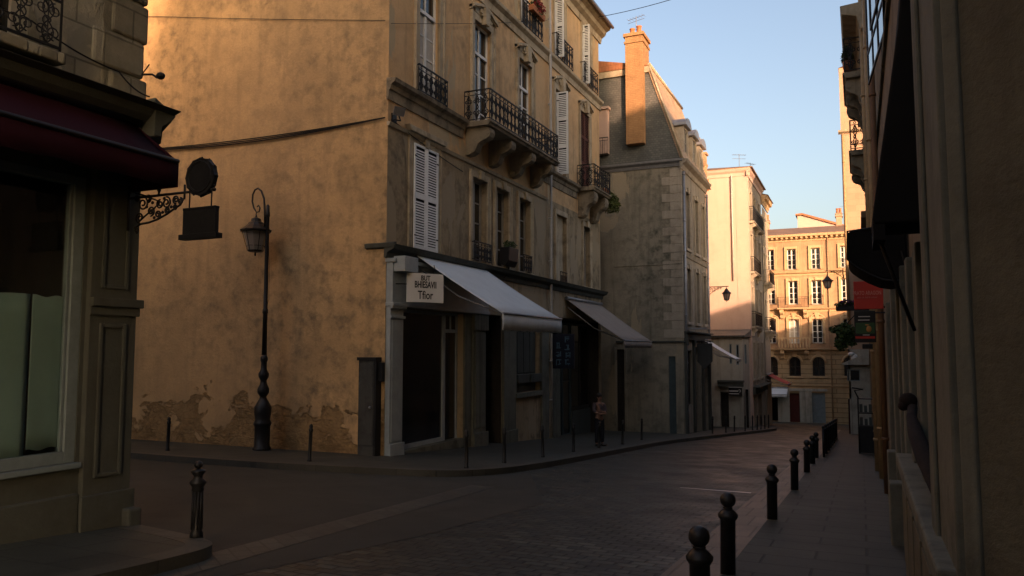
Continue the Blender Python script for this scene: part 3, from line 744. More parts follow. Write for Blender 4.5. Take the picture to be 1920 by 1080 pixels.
# tarnished panel door beside the corner
PA=Fy(YA-.12,-1); a0,zt=PA.px(677,672); a1,_=PA.px(708,672)
t=thing('utility_cabinet','tall tarnished metal cabinet standing against the ochre side wall by the corner','cabinet',PA.P((a0+a1)/2,gz(0,16.7)+.13,0))
m=MB(); zb=gz(0,16.7)+.1; m.fbox(PA,a0,a1,zb,zt,-.12,.10); m.build('body',M['panel'],t,bevel=.01)
m=MB(); m.fbox(PA,a0-.03,a1+.04,zt-.05,zt+.03,-.12,.14); m.fbox(PA,a1-.02,a1+.05,zb,zt-.05,-.11,.13); m.build('frame',M['iron'],t)
m=MB(); m.fbox(PA,a0+.05,a1-.06,zb+.3,zt-.12,.10,.115); m.build('door',M['panel'],t)
m=MB(); m.ball(PA.P(a1-.12,zb+1.25,.14),.035); m.build('knob',M['zinc'],t)
m=MB(); m.fbox(PA,a1+.02,a1+.16,zb+1.9,zt-.1,-.1,.04); t2=m.build('letter_box',M['iron'],bevel=.01); tag(t2,'small dark meter box fixed between the cabinet and the white shopfront','meter box')
# low iron lantern/planter on first floor
t=thing('window_planter','black wrought iron planter basket hung below a first floor window over the awning','planter',A.P(23.95,z1+.05,.3))
m=MB(); m.fprof(A,23.55,24.35,[(.08,z1+.18),(.3,z1+.1),(.42,z1+.3),(.45,z1+.75),(.08,z1+.75)]); m.build('box',M['iron'],t,bevel=.03)
m=MB(); rnd=random.Random(3); leaves(m,A.P(23.95,z1+.85,.28),(.18,.42,.16),220,.05,rnd); m.build('foliage',M['leaf'],t)
m=MB(); m.tube([A.P(23.95,z1+.12,.25),A.P(23.95,z1-.15,.16),A.P(23.95,z1-.3,.02)],.02,6); m.build('bracket',M['iron'],t)
# red blooms and cloth on the upper balcony guard
t=thing('balcony_flowers','red geraniums spilling over the iron guard of a top floor window','flowers',A.P(26.4,z3+.8,.3))
m=MB(); leaves(m,A.P(26.4,z3+1.0,.3),(.16,.6,.3),380,.06,rnd); m.build('foliage',M['leaf'],t)
m=MB(); leaves(m,A.P(26.5,z3+1.1,.36),(.16,.55,.3),380,.05,rnd); m.build('blooms',M['redf'],t)
m=MB(); m.fprof(A,25.8,27.0,[(.22,z3+.75),(.4,z3+.75),(.42,z3+.95),(.2,z3+.95)]); m.build('trough',M['terra'],t)
# trailing plant at the end of the small balcony
t=thing('trailing_plant','leafy green plant trailing from the small balcony at the end of the ochre house','plant',A.P(34.2,z2,.7))
m=MB(); leaves(m,A.P(34.45,z2-.25,.75),(.42,.5,.5),700,.07,rnd,.2); leaves(m,A.P(34.7,z2-.1,.7),(.3,.3,.35),250,.07,rnd,.2); m.build('foliage',M['leafy'],t)
m=MB(); m.lathe([(.10,0),(.15,.05),(.17,.3),(.16,.3)],A.P(34.0,z2,.6),10); m.build('pot',M['terra'],t)
m=MB()
for k in range(6):
    q=A.P(34.1,z2+.25,.6); e=A.P(34.4+rnd.uniform(-.2,.5),z2+rnd.uniform(-.6,.2),.75+rnd.uniform(-.2,.3)); m.tube([q,(q+e)/2+Vector((.1,0,.15)),e],.008,4)
m.build('stem',M['leaf'],t)
# floodlight at the corner
c=A.P(16.95,0,.1); q=on_x(745,207,XA+.35)
t=thing('floodlight','small grey floodlight on an arm at the corner of the ochre house above the shutters','floodlight',q)
m=MB(); m.tube([A.P(YA+.25,q.z-.1,.02),A.P(YA+.3,q.z-.15,.2),q],.018,6); m.fbox(A,YA+.15,YA+.35,q.z-.25,q.z+.05,-.01,.05); m.build('arm',M['iron'],t)
m=MB(); d=Vector((.6,-.3,-.35)).normalized(); a=Vector((.45,.9,0)).normalized(); b=d.cross(a)
for (w_,l0,l1,w2) in ((.14,-.05,.12,.17),):
    pts=[q+d*l0+a*sx*w_*.6+b*sy*w_*.5 for sx,sy in((-1,-1),(1,-1),(1,1),(-1,1))]+[q+d*l1+a*sx*w2+b*sy*w2*.7 for sx,sy in((-1,-1),(1,-1),(1,1),(-1,1))]
    m.hexa(pts)
m.build('lamp_head',M['zinc'],t,bevel=.01)
# cables
def cable(label,pts,r=.012,mat='iron',sag=.3,strands=1):
    m=MB()
    for k in range(strands):
        out=[]
        for i in range(len(pts)-1):
            a,b=Vector(pts[i]),Vector(pts[i+1])
            for j in range(17):
                t=j/16; p=a.lerp(b,t); p.z-=sag*4*t*(1-t)*(1+.15*k)+.03*k*math.sin(math.pi*t)*(1 if k else 0)
                if j or i==0: out.append(p)
        m.tube(out,r,5)
    o=m.build('cable',M[mat]); tag(o,label,'cable'); return o
a=AS.P(-11.15,AS.px(720,222)[1],.06); b=AS.P(-20.8,AS.px(250,276)[1]-.1,.08)
cable('pair of sagging black cables strung along the ochre side wall',[a,b],.018,'iron',.12,3)
a=AS.P(-11.2,AS.px(720,40)[1],.04); b=AS.P(-21,AS.px(250,27)[1],.04)
cable('thin wire running across the upper part of the ochre side wall',[a,b],.009,'iron',.03)
cable('thin wire along the upper front of the ochre house',[A.P(YA,on_x(730,45,XA).z,.06),A.P(28,on_x(1027,40,XA).z-.1,.08)],.008,'iron',.05)
cable('overhead wire crossing the sky from the ochre house eaves',[on_x(1122,32,XA+.6),on_y(1262,-2,31.0),(0.5,27.0,on_y(1262,-2,31.0).z+.8)],.014,'iron',.05)
cable('thin dark cable running under the corner floodlight',[A.P(YA+.1,on_x(727,222,XA).z,.05),A.P(20.9,on_x(727,222,XA).z-.55,.06)],.015,'iron',.05)
# ---------------------------------------------------------------- lamp post
LPg=on_y(491,838,16.15); lp=Vector((LPg.x,16.15,gz(0,16.15)+.135))
FY=Fy(lp.y,-1)
H=FY.px(499,383)[1]-lp.z
t=thing('street_lamp','black cast iron street lamp with hooked arm and hanging glass lantern before the ochre wall','street lamp',lp)
k=H/6.3
m=MB(); m.lathe([(.24,0),(.24,.06),(.20,.10),(.20,.62),(.235,.68),(.22,.74),(.19,.80),(.215,.95),(.225,1.12),(.16,1.24),(.10,1.34),(.085,1.40),(.15,1.50),(.155,1.60),(.09,1.74),(.08,1.82),(.13,1.92),(.14,2.0),(.08,2.12),(.075,2.3),(.095,2.36),(.095,2.42),(.07,2.5)],lp,16); m.build('base',M['cast'],t)
m=MB(); m.lathe([(.068,2.45),(.06,3.6),(.075,3.62),(.075,3.70),(.058,3.74),(.05,H-.35),(.062,H-.33),(.062,H-.25),(.05,H-.2),(.05,H-.05),(.0,H)],lp,12)
m.build('pole',M['cast'],t)
m=MB(); cx=lp.x-.22; zc=lp.z+H+.0
pts=[]
P1=lambda px,py:(lambda q:Vector((FY.P(*q).x,lp.y,q[1])))(FY.px(px,py))
for px,py in ((497,425),(496.5,395),(495,372),(490,358),(484,353),(478,356),(474,365),(473,378),(476,390),(481,398),(486,397),(487.5,390),(485,385),(482,388)): pts.append(P1(px,py))
m.tube(pts,.022,8,rs=[.028]*5+[.024]*4+[.018]*5)
m.tube([P1(481,398),P1(479.5,406)],.014,6); m.build('arm',M['cast'],t)
lc=P1(478.5,480); lt=P1(478.5,403); lh=lt.z-lc.z; rb=abs(P1(490,470).x-P1(467,470).x)/2; rt=abs(P1(500,430).x-P1(457,430).x)/2
def lantern(c,h,rb,rt,parent,n=6,name='lantern'):
    c=Vector(c)
    m=MB(); m.lathe([(.02,0),(.03,.05*h),(.015,.08*h),(rb*.9,.10*h),(rb,.14*h)],c,n,False)
    for k in range(n):
        a=2*math.pi*(k+.5)/n; e=Vector((math.cos(a),math.sin(a),0)); m.tube([c+e*rb*.98+Vector((0,0,.12*h)),c+e*rt*.9+Vector((0,0,.60*h))],.012,4)
        e2=Vector((math.cos(a+2*math.pi/n),math.sin(a+2*math.pi/n),0))
        m.tube([c+e*(rb+(rt*.9-rb)*.25)+Vector((0,0,.24*h)),c+e2*(rb+(rt*.9-rb)*.25)+Vector((0,0,.24*h))],.007,4)
    L=m.build(name,M['cast'],parent)
    m=MB(); m.lathe([(rb*.93,.14*h),(rt*.86,.60*h)],c,n,False); m.build('lamp_glass',M['lampg'],L)
    m=MB(); m.lathe([(rt,.58*h),(rt*1.05,.62*h),(rt*.8,.68*h),(rt*.55,.76*h),(rt*.5,.80*h),(rt*.35,.84*h),(rt*.32,.90*h),(.03,.94*h),(.02,1.0*h)],c,n*2,False); m.build('cap',M['cast'],L)
    return L
lantern(lc,lh,rb,rt,t)
m=MB(); m.tube([P1(503,420),P1(505,500),P1(504,560),P1(500,578)],.006,4); m.build('power_cord',M['iron'],t)
# ---------------------------------------------------------------- bollards
def slim_bollard():
    m=MB(); m.lathe([(.055,-.02),(.055,.03),(.042,.05),(.040,.66),(.052,.68),(.052,.72),(.036,.74),(.045,.79),(.03,.83),(.0,.84)],(0,0,0),12); return m.build('bollard',M['cast'],origin=(0,0,0))
sb=slim_bollard(); first=True
SLIM=[((314,845),'slim dark bollard before the ochre wall, left of the street lamp'),((580,865),'slim dark bollard on the pavement between the street lamp and the cabinet'),
((874.5,878),'slim dark bollard at the rounded kerb corner before the white shopfront'),((945,868),'slim dark bollard at the kerb in front of the white awning'),((1018,857),'slim dark bollard at the kerb before the grey downpipe of the ochre house'),
((1075,847),'slim dark bollard at the kerb before the dark second shop'),((1123,840),'slim dark bollard in front of the standing person'),((1167,833),'slim dark bollard under the end of the taupe awning'),((1203,825),'slim dark bollard before the grey side wall with blue door')]
for (px,py),lab in SLIM:
    o=sb if first else sb.copy()
    if not first: COL.objects.link(o)
    first=False
    o.location=on_g(px,py,.135); o.rotation_euler=(R(1.6*math.sin(px)),R(1.4*math.cos(px*1.7)),px); tag(o,lab,'bollard',"slim bollards along the left pavement")
for i,(px,py) in enumerate(((1336,813),(1361,811),(1377,809),(1397,808),(1411,807),(1420,806),(1427,805),(1434,804),(1441,803))):
    o=sb.copy(); COL.objects.link(o); o.location=on_g(px,py,.135)
    tag(o,['slim bollard before the slanting far awning','slim bollard left of the pale shop door','slim bollard in front of the pale shop door','slim bollard right of the pale shop door',
           'slim bollard nearest the far kerb bend, first of the far cluster','second slim bollard of the far kerb cluster','third slim bollard of the far kerb cluster','fourth slim bollard of the far kerb cluster','last slim bollard at the tip of the far kerb'][i],'bollard',"slim bollards along the left pavement")
def ball_bollard(h=.8):
    t=thing('bollard','x','bollard',(0,0,0))
    m=MB(); m.lathe([(.075,-.03),(.075,h*.66),(.082,h*.665),(.098,h*.70),(.10,h*.725),(.07,h*.77),(.045,h*.80)],(0,0,0),20); m.build('post',M['cast'],t)
    m=MB(); m.lathe([(.04,h*.79),(.05,h*.81),(.05,h*.82)],(0,0,0),14); m.ball((0,0,h*.905),h*.098,18,11); m.build('ball_top',M['cast'],t); return t
bb=ball_bollard()
RB=[((1365,1075),'ball topped black bollard, second from the front on the right pavement edge'),((1448,973),'ball topped black bollard, third from the front on the right pavement edge'),
((1490,918),'ball topped black bollard, fourth from the front on the right pavement edge'),((1513,885),'ball topped black bollard, fifth from the front on the right pavement edge'),((1523.5,869),'ball topped black bollard, sixth from the front, one of a close pair'),((1530.5,858),'ball topped black bollard just before the dark railing')]
bb.location=(-1.12,on_g(1297,1078,.034).y*0+5.85,gz(0,5.85)+.034); tag(bb,'ball topped black bollard nearest the viewer, cut off by the bottom edge','bollard','ball topped bollards along the right kerb')
for (px,py),lab in RB:
    o=copy_tree(bb); o.location=on_g(px,py,.034); o.rotation_euler=(R(1.1*math.sin(px)),R(1.0*math.cos(px)),px); tag(o,lab,'bollard','ball topped bollards along the right kerb')
# fluted bollard
q=on_g(368,1008,.125); fh=(lambda F:F.px(370,864)[1]-F.px(368,1008)[1])(Fy(q.y,-1))
t=thing('bollard','fluted black bollard with ringed neck on the near left kerb corner','bollard',q)
m=MB(); m.lathe([(.07,-.03),(.07,.05),(.057,.08),(.052,fh*.60),(.066,fh*.62),(.060,fh*.66),(.085,fh*.70),(.09,fh*.725),(.055,fh*.77),(.048,fh*.81),(.078,fh*.855),(.078,fh*.875),(.04,fh*.90)],q,20); 
for kk in range(10):
    a=2*math.pi*kk/10; m.tube([q+Vector((.054*math.cos(a),.054*math.sin(a),.09)),q+Vector((.05*math.cos(a),.05*math.sin(a),fh*.6))],.010,6)
m.build('post',M['cast'],t)
m=MB(); m.ball(q+Vector((0,0,fh*.95)),fh*.058,14,9,(1,1,.9)); m.build('finial',M['cast'],t)
# dark railing along the right kerb further on
t=thing('pedestrian_railing','dark vertical barred pedestrian railing at the far end of the right kerb','railing',(-1.15,32,gz(0,32)))
y0=27.0; y1=41.0; FR=Fx(-1.16,-1)
for yy in range(int(y0),int(y1)+1,2):
    m=MB(); z=gz(0,yy); m.tube([(-1.16,yy,z-.05),(-1.16,yy,z+.95)],.04,8); m.ball((-1.16,yy,z+.98),.055,8,6); m.build('post',M['cast'],t)
m=MB()
for dz in (.12,.88):
    m.tube([(-1.16,y0,gz(0,y0)+dz),(-1.16,y1,gz(0,y1)+dz)],.025,6)
m.build('rail',M['cast'],t)
m=MB(); yy=y0+.1
while yy<y1:
    z=gz(0,yy); m.tube([(-1.16,yy,z+.12),(-1.16,yy,z+.88)],.011,5); yy+=.105
tag(m.build('bars',M['cast'],t),kind='stuff')
# ---------------------------------------------------------------- person before the second shop
pg=on_g(1124,836,.135); ph=1.72
def skinmesh(name,mat,parent,nodes,edges,root=0,sub=2):
    me=bpy.data.meshes.new(name); bm=bmesh.new(); ly=bm.verts.layers.skin.verify()
    L=ORG[parent.name]; vs=[]
    for i,(p,r) in enumerate(nodes):
        v=bm.verts.new(Vector(p)+pg-L); r=r if isinstance(r,tuple) else (r,r); v[ly].radius=r; v[ly].use_root=(i==root); vs.append(v)
    for a,b in edges: bm.edges.new((vs[a],vs[b]))
    bm.to_mesh(me); bm.free(); me.materials.append(mat)
    o=bpy.data.objects.new(name,me); COL.objects.link(o); o.parent=parent; ORG[o.name]=L
    md=o.modifiers.new('skin','SKIN'); md.use_smooth_shade=True; md.branch_smoothing=.6
    ms=o.modifiers.new('sub','SUBSURF'); ms.levels=sub; ms.render_levels=sub
    return o
t=thing('person','person in pale pink shirt and dark trousers standing with folded arms','person',pg)
# x axis = across, facing the street (+x) and slightly towards the viewer (-y): shoulders along y
def J(side,fwd,z): 
    a=R(-35); f=Vector((math.cos(a),math.sin(a),0)); s=Vector((-f.y,f.x,0)); v=f*fwd+s*side; return Vector((v.x,v.y,z))
nodes=[(J(0,0,.95),(.135,.10)),(J(0,0,1.15),(.125,.09)),(J(0,.01,1.34),(.15,.095)),(J(0,0,1.45),(.075,.07)),(J(0,.015,1.52),.05),(J(0,.03,1.60),(.075,.088)),(J(0,.03,1.68),(.065,.075))]
edges=[(0,1),(1,2),(2,3),(3,4),(4,5),(5,6)]
for sd in (-1,1):
    b=len(nodes)
    nodes+=[(J(sd*.19,0,1.40),.055),(J(sd*.235,.02,1.14),.042),(J(sd*.08,.20,1.10+.03*sd),.034),(J(-sd*.05,.205,1.12+.04*sd),.027),(J(-sd*.09,.20,1.12+.04*sd),.03)]
    edges+=[(2,b),(b,b+1),(b+1,b+2),(b+2,b+3),(b+3,b+4)]
    for f in range(4):
        z=1.155+.04*sd-.022*f; ln=(.062,.072,.068,.05)[f]; c=len(nodes)
        nodes+=[(J(-sd*(.11),.205,z),.009),(J(-sd*(.11+ln*.6),.20,z-.004),.0085),(J(-sd*(.11+ln),.17,z-.01),.008)]; edges+=[(b+4,c),(c,c+1),(c+1,c+2)]
    c=len(nodes); nodes+=[(J(-sd*.085,.22,1.17+.04*sd),.010),(J(-sd*.10,.225,1.20+.04*sd),.0085)]; edges+=[(b+4,c),(c,c+1)]
for sd in (-1,1):
    b=len(nodes)
    nodes+=[(J(sd*.10,0,.88),.088),(J(sd*.11,.02,.50),.06),(J(sd*.115,-.01,.10),.042),(J(sd*.12,.10,.035),(.042,.03)),(J(sd*.125,.17,.03),(.035,.022))]
    edges+=[(0,b),(b,b+1),(b+1,b+2),(b+2,b+3),(b+3,b+4)]
body=skinmesh('body',M['skin'],t,nodes,edges)
sn=[(J(0,0,.92),(.155,.118)),(J(0,0,1.15),(.142,.105)),(J(0,.01,1.34),(.165,.11)),(J(0,0,1.45),(.085,.078))]; se=[(0,1),(1,2),(2,3)]
for sd in (-1,1):
    b=len(sn); sn+=[(J(sd*.19,0,1.40),.072),(J(sd*.24,.02,1.18),.062),(J(sd*.20,.09,1.12),.055)]; se+=[(2,b),(b,b+1),(b+1,b+2)]
skinmesh('shirt',M['shirt'],t,sn,se)
tn=[(J(0,0,.94),(.148,.112))]; te=[]
for sd in (-1,1):
    b=len(tn); tn+=[(J(sd*.10,0,.84),.10),(J(sd*.11,.02,.50),.078),(J(sd*.115,-.01,.08),.068)]; te+=[(0,b),(b,b+1),(b+1,b+2)]
skinmesh('trousers',M['trous'],t,tn,te)
for sd in (-1,1):
    m=MB(); c=pg+J(sd*.12,.08,.045); f=J(0,1,0).normalized(); s_=J(1,0,0).normalized()
    m.ball(c,.06,12,7,(1.9,1.9,.8)); m.build('shoe',M['woodk'],t)
m=MB(); m.ball(pg+J(0,.0,1.665),.105,14,9,(.95,.95,.95)); m.ball(pg+J(0,-.04,1.60),.085,12,8); m.build('hair',M['hair'],t)
m=MB()
for sd in (-1,1): m.ball(pg+J(sd*.032,.108,1.625),.011,8,5)
m.build('eyes',M['dark'],t)
m=MB(); m.ball(pg+J(0,.118,1.59),.016,8,6,(1,1,1.5))
for sd in (-1,1): m.ball(pg+J(sd*.082,.02,1.60),.022,8,6,(.6,1,1.3))
m.build('face_features',M['skin'],t)
m=MB(); m.fbox(Fc(pg,J(1,0,0),J(0,1,0)),-.022,.022,1.548,1.557,.09,.116); m.build('mouth',M['redshut'],t)
# vertical sign with pale blue characters in the dark shop
NS=Fy(28.55,-1); a0,zt=NS.px(1044,627); a1,zb=NS.px(1076,680)
a0=XA+.05; a1=XA+.95; zt,zb=2.35,1.0
t=thing('shop_sign','dark blue hanging sign with two columns of pale blue characters in the dark shop','sign',NS.P((a0+a1)/2,zb,0))
m=MB(); m.fbox(NS,a0,a1,zb,zt,-.06,0); m.build('board',simple('navy_sign_paint',(.008,.011,.024),.5,.15,5,.03),t,bevel=.01)
bl=simple('pale_blue_lettering',(.06,.12,.17),.6,.1,5,0); M['bl']=bl
rn2=random.Random(11)
def glyphs(F,cs,ztop,n,h,w,o,parent,mat):
    m=MB()
    for k in range(n):
        zc=ztop-(k+.5)*h
        for q in range(4):
            a=rn2.uniform(-.5,.1)*w; b=rn2.uniform(.0,.5)*w; z=zc+rn2.uniform(-.36,.36)*h
            m.fbox(F,cs+a,cs+b,z-.018,z+.018,o,o+.004+q*.001)
        for q in range(2):
            a=rn2.uniform(-.4,.4)*w; m.fbox(F,cs+a-.016,cs+a+.016,zc-h*rn2.uniform(.2,.4),zc+h*rn2.uniform(.2,.4),o,o+.0085+q*.001)
    return m.build('lettering',M[mat],parent)
glyphs(NS,a0+(a1-a0)*.70,zt-.06,4,.30,.26,.001,t,'bl'); glyphs(NS,a0+(a1-a0)*.28,zt-.3,3,.32,.24,.001,t,'bl')
# ---------------------------------------------------------------- grey mansard house
XB=-7.7; YB=37.3; B=Fx(XB,1); BS=Fy(YB,-1); zB=10.75; zBt=15.95
Bh=thing('mansard_house','grey brown house with tall slate mansard roof, dormers and a sunlit chimney','house',(XB-4,41,gz(0,41)))
WB=[(38.15,39.15),(40.45,41.45),(42.55,43.4)]
ops=[(a,b,3.1,5.75) for a,b in WB]+[(a,b,6.75,9.6) for a,b in WB]+[(38.2,39.3,-1.0,1.7),(39.9,41.6,-2.9,1.9,.5),(42.3,43.5,-2.9,1.6,.4)]
w=MB(); wall(w,B,YB,43.9,-5,zB,ops,.22); w.build('front_wall',M['frontB'],Bh,weld=True)
w=MB(); wall(w,BS,-20,XB,-5,zB,[]); w.build('side_wall',M['wallB'],Bh)
w=MB(); w.box(-20,XB-.2,43.7,43.9,-5,zB+3); w.box(-20.2,-20,YB,43.9,-5,zB); w.build('rear_wall',M['wallB'],Bh)
m=MB(); k=0; z=2.3
while z<zB-.35:
    wd=.55 if k%2 else .95; m.fbox(BS,XB-wd,XB+.02,z,z+.4,-.02,.02); m.fbox(B,YB-.018,YB+(.8 if k%2 else .45),z,z+.4,-.02,.018); z+=.415; k+=1
m.build('quoins',M['stoneB'],Bh,bevel=.01)
# lower proud band of the side wall with cap
D1=BS.rect(1158,655,1172,800); D2=BS.rect(1255,668,1268,800); zg=gz(0,37)
cap=BS.px(1200,642)[1]
LW=Fy(YB-.16,-1)
w=MB(); wall(w,LW,-11.0,XB-.02,-5,cap,[(D1[0],D1[1],zg,D1[3],.12),(D2[0],D2[1],zg,D2[3],.1)]); w.add([LW.P(XB-.02,-5,0),LW.P(XB-.02,cap,0),LW.P(XB-.02,cap,-.16),LW.P(XB-.02,-5,-.16)],[(0,1,2,3)]); w.build('lower_wall',M['wallB'],Bh)
m=MB(); m.fbox(LW,-11.0,XB+.06,cap,cap+.07,-.16,.08); m.build('ledge',M['woodG'],Bh)
m=MB(); m.fbox(LW,D1[0],D1[1],zg,D1[3],-.115,-.08); m.fbox(LW,D1[0]+.07,D1[1]-.07,zg+.25,zg+1.3,-.08,-.06); m.fbox(LW,D1[0]+.07,D1[1]-.07,zg+1.5,D1[3]-.15,-.08,-.06); m.build('door',M['woodk'],Bh)
m=MB(); m.fbox(LW,D1[0]-.12,D1[0],zg-.2,D1[3]+.12,-.05,.03); m.fbox(LW,D1[1],D1[1]+.12,zg-.2,D1[3]+.12,-.05,.03); m.fbox(LW,D1[0],D1[1],D1[3],D1[3]+.12,-.05,.027); m.fbox(LW,D2[0]-.1,D2[0],zg-.2,D2[3]+.1,-.05,.03); m.fbox(LW,D2[1],D2[1]+.1,zg-.2,D2[3]+.1,-.05,.03); m.fbox(LW,D2[0],D2[1],D2[3],D2[3]+.1,-.05,.027); m.build('door_surround',M['wallB'],Bh,bevel=.01)
m=MB(); m.fbox(LW,D2[0],D2[1],zg,D2[3],-.095,-.05); m.fbox(LW,D2[0]+.06,D2[1]-.06,zg+.3,zg+1.2,-.05,-.04); m.fbox(LW,D2[0]+.06,D2[1]-.06,zg+1.4,D2[3]-.3,-.05,-.04); m.build('door',M['doorg'],Bh)
cornice(BS,-20,XB+.12,zB+.28,[(-.02,-.34),(.04,-.34),(.08,-.2),(.2,-.1),(.22,.0),(-.02,.02)],Bh,'zinc','eaves_cornice')
cornice(B,YB-.14,43.95,zB+.25,[(-.02,-.5),(.06,-.45),(.12,-.25),(.3,-.12),(.36,0),(-.02,.02)],Bh,'stoneB','eaves_cornice')
cornice(B,YB-.05,43.93,6.5,[(-.02,-.22),(.05,-.2),(.1,-.08),(.14,0),(-.02,.02)],Bh,'stoneB','string_course')
cornice(BS,-11.1,XB,5.9,[(-.01,-.05),(.03,-.03),(.03,0),(-.01,.01)],Bh,'wallB','string_course')
for a,b in WB:
    for c,d in ((3.1,5.75),(6.75,9.6)):
        window(B,a,b,c,d,Bh,.18,'framed',2,4,'pane'); surround(B,a,b,c,d,Bh,.16,.05,'stoneB',True,key=True)
window(B,38.2,39.3,-1.0,1.7,Bh,.2,'woodk',2,2,'pane',name='shop_window'); 
window(B,39.9,41.6,-2.9,1.9,Bh,.45,'woodk',2,2,'pane',name='shop_window'); window(B,42.3,43.5,-2.9,1.6,Bh,.35,'woodk',2,1,'pane',name='shop_door')
m=MB()
for s in (37.5,39.5,41.85,43.65): m.fbox(B,s-.14,s+.14,-3,2.2,-.02,.12); m.fbox(B,s-.18,s+.18,1.95,2.2,.12,.17)
m.fbox(B,37.4,43.9,2.2,2.55,-.02,.16); m.fbox(B,37.35,43.92,2.55,2.62,-.02,.3); m.build('shopfront',M['woodG'],Bh,bevel=.01)
pipe(XB+.1,37.5,-2.6,zB-.3,.06,M['pipe'] and 'zinc',Bh); pipe(XB+.1,43.75,-2.6,zB-.3,.06,'zinc',Bh)
# mansard: slate hung gable + steep front slope with the sun's glow in its tan colour
xr=-9.2; RD=45.0
m=MB(); m.prism([(-20,YB+.03,zB+.25),(XB+.02,YB+.03,zB+.25),(xr,YB+.03,zBt),(-20,YB+.03,zBt)],(0,.14,0))
fs=MB(); fs.prism([(XB+.16,YB-.02,zB+.2),(XB+.02,YB-.02,zB+.2),(xr-.12,YB-.02,zBt),(xr+.02,YB-.02,zBt)],(0,RD-YB,0))
m.build('mansard_roof',M['slate'],Bh); fs.build('front_slope',M['slate_sunlit'],Bh)
m=MB(); m.prism([(xr+.1,YB-.12,zBt-.02),(-20,YB-.12,zBt-.02),(-20,YB-.12,zBt+.05),(-14,YB-.12,zBt+1.0),(-13.6,YB-.12,zBt+1.0)],(0,RD-YB+.2,0)); m.build('upper_roof',M['tiles'],Bh)
m=MB(); m.tube([(xr+.04,YB-.1,zBt+.02),(xr+.04,RD,zBt+.02)],.09,8); m.tube([(XB+.14,YB-.03,zB+.25),(xr+.02,YB-.03,zBt)],.05,6); m.fbox(BS,-20,xr+.05,zBt-.35,zBt-.02,-.1,.08); m.build('flashing',M['trimA'],Bh)
# dormers
def dormer(yc,w,z0,z1,parent,ped=True):
    x0=XB-.28; m=MB()
    F=Fx(x0+.25,1)
    m.fbox(F,yc-w/2,yc-w/2+.12,z0,z1,-1.6,0); m.fbox(F,yc+w/2-.12,yc+w/2,z0,z1,-1.6,0); m.fbox(F,yc-w/2+.12,yc+w/2-.12,z1-.14,z1,-1.6,-.003); m.fbox(F,yc-w/2+.12,yc+w/2-.12,z0,z0+.1,-1.6,-.003)
    d=m.build('dormer',M['stoneB'],parent,bevel=.01)
    window(F,yc-w/2+.12,yc+w/2-.12,z0+.1,z1-.14,d,.12,'framed',2,3,'pane')
    m=MB(); pts=[(yc-w/2-.14,z1),(yc+w/2+.14,z1),(yc+w/2+.14,z1+.12)]+[(yc+(w/2+.1)*math.cos(q*math.pi/8),z1+.12+.32*math.sin(q*math.pi/8)) for q in range(1,8)]+[(yc-w/2-.14,z1+.12)]
    m.fpoly(F,pts,-1.5,.16); m.build('dormer_roof',M['zinc'],d)
for yc in (38.9,41.1,43.1): dormer(yc,1.15,zB+.3,zB+2.25,Bh)
# chimney on the gable
m=MB(); m.box(-10.32,-9.42,36.95,38.25,11.95,17.45); m.box(-10.37,-9.37,36.90,38.3,17.1,17.22); m.box(-10.40,-9.34,36.87,38.33,17.45,17.62)
ch=m.build('chimney',plaster('orange_brick_render',(.46,.27,.13),(.40,.23,.11),(.2,.12,.06),.4,.4,.5,bl=(.25,.09,.01,.25)),Bh,bevel=.012)
m=MB()
for x,h in ((-10.05,.42),(-9.7,.5)): m.lathe([(.15,0),(.13,.1),(.12,h-.06),(.15,h-.03),(.14,h)],(x,37.4,17.6),12)
m.build('chimney_pot',M['terra'],ch)
def antenna(label,x,y,z,h,yaw=0,group=None):
    m=MB(); m.tube([(x,y,z),(x,y,z+h)],.018,5); c,s=math.cos(yaw),math.sin(yaw)
    for q in (.95,.7): m.tube([(x-.5*c,y-.5*s,z+h*q),(x+.5*c,y+.5*s,z+h*q)],.012,4)
    for k in range(6):
        e=-.45+k*.18; m.tube([(x+e*c-.17*s,y+e*s+.17*c,z+h*.95),(x+e*c+.17*s,y+e*s-.17*c,z+h*.95)],.008,4)
    return tag(m.build('tv_antenna',M['zinc']),label,'antenna')
antenna('small television antenna on top of the orange sunlit chimney',-9.9,37.6,18.0,.7,R(160))
# pale dormer and rail at the left end of the slate
F=Fy(YB-.25,-1); a0,a1,zb,zt=F.rect(1112,208,1139,290)
m=MB(); m.fbox(F,a0,a1,zb,zt,-.5,0); m.fbox(F,a0-.05,a1+.08,zt,zt+.14,-.5,.1); m.build('pale_dormer',M['cream'],Bh,bevel=.01)
rail(F,a0,a1+.1,zb-.15,zb+.75,.3,Bh,'railing',style=2)
# ---------------------------------------------------------------- taller house behind it
Kh=thing('ridge_house','far house whose sunlit slate roof and cornice ends show above the mansard roof','house',(-12,48,gz(0,48)))
K=Fx(-9.25,1)
w=MB(); wall(w,K,45.2,51.6,-5,14.0,[(46,47,9,11.5),(48.2,49.2,9,11.5),(50.2,51.1,9,11.5)],.2); wall(w,Fy(51.6,1),-18,-9.25,-5,14,[]); wall(w,Fy(45.2,-1),-18,-9.25,-5,14,[]); w.build('wall',M['stoneE'],Kh)
for a in (46,48.2,50.2): window(K,a,a+.95,9,11.5,Kh,.18,'frame')
cornice(K,45.15,51.75,14.0,[(-.02,-.7),(.05,-.7),(.12,-.4),(.34,-.2),(.42,0),(-.02,.02)],Kh,'stoneE','eaves_cornice')
m=MB(); m.prism([(-8.95,45.15,14.02),(-18,45.15,14.02),(-13.5,45.15,16.3)],(0,6.5,0)); m.build('roof',M['tilesE'],Kh)
m=MB(); m.box(-9.7,-8.9,51.0,51.65,13.2,14.6); m.box(-9.8,-8.8,50.95,51.7,14.6,14.75); m.build('chimney',M['stoneE'],Kh,bevel=.02)
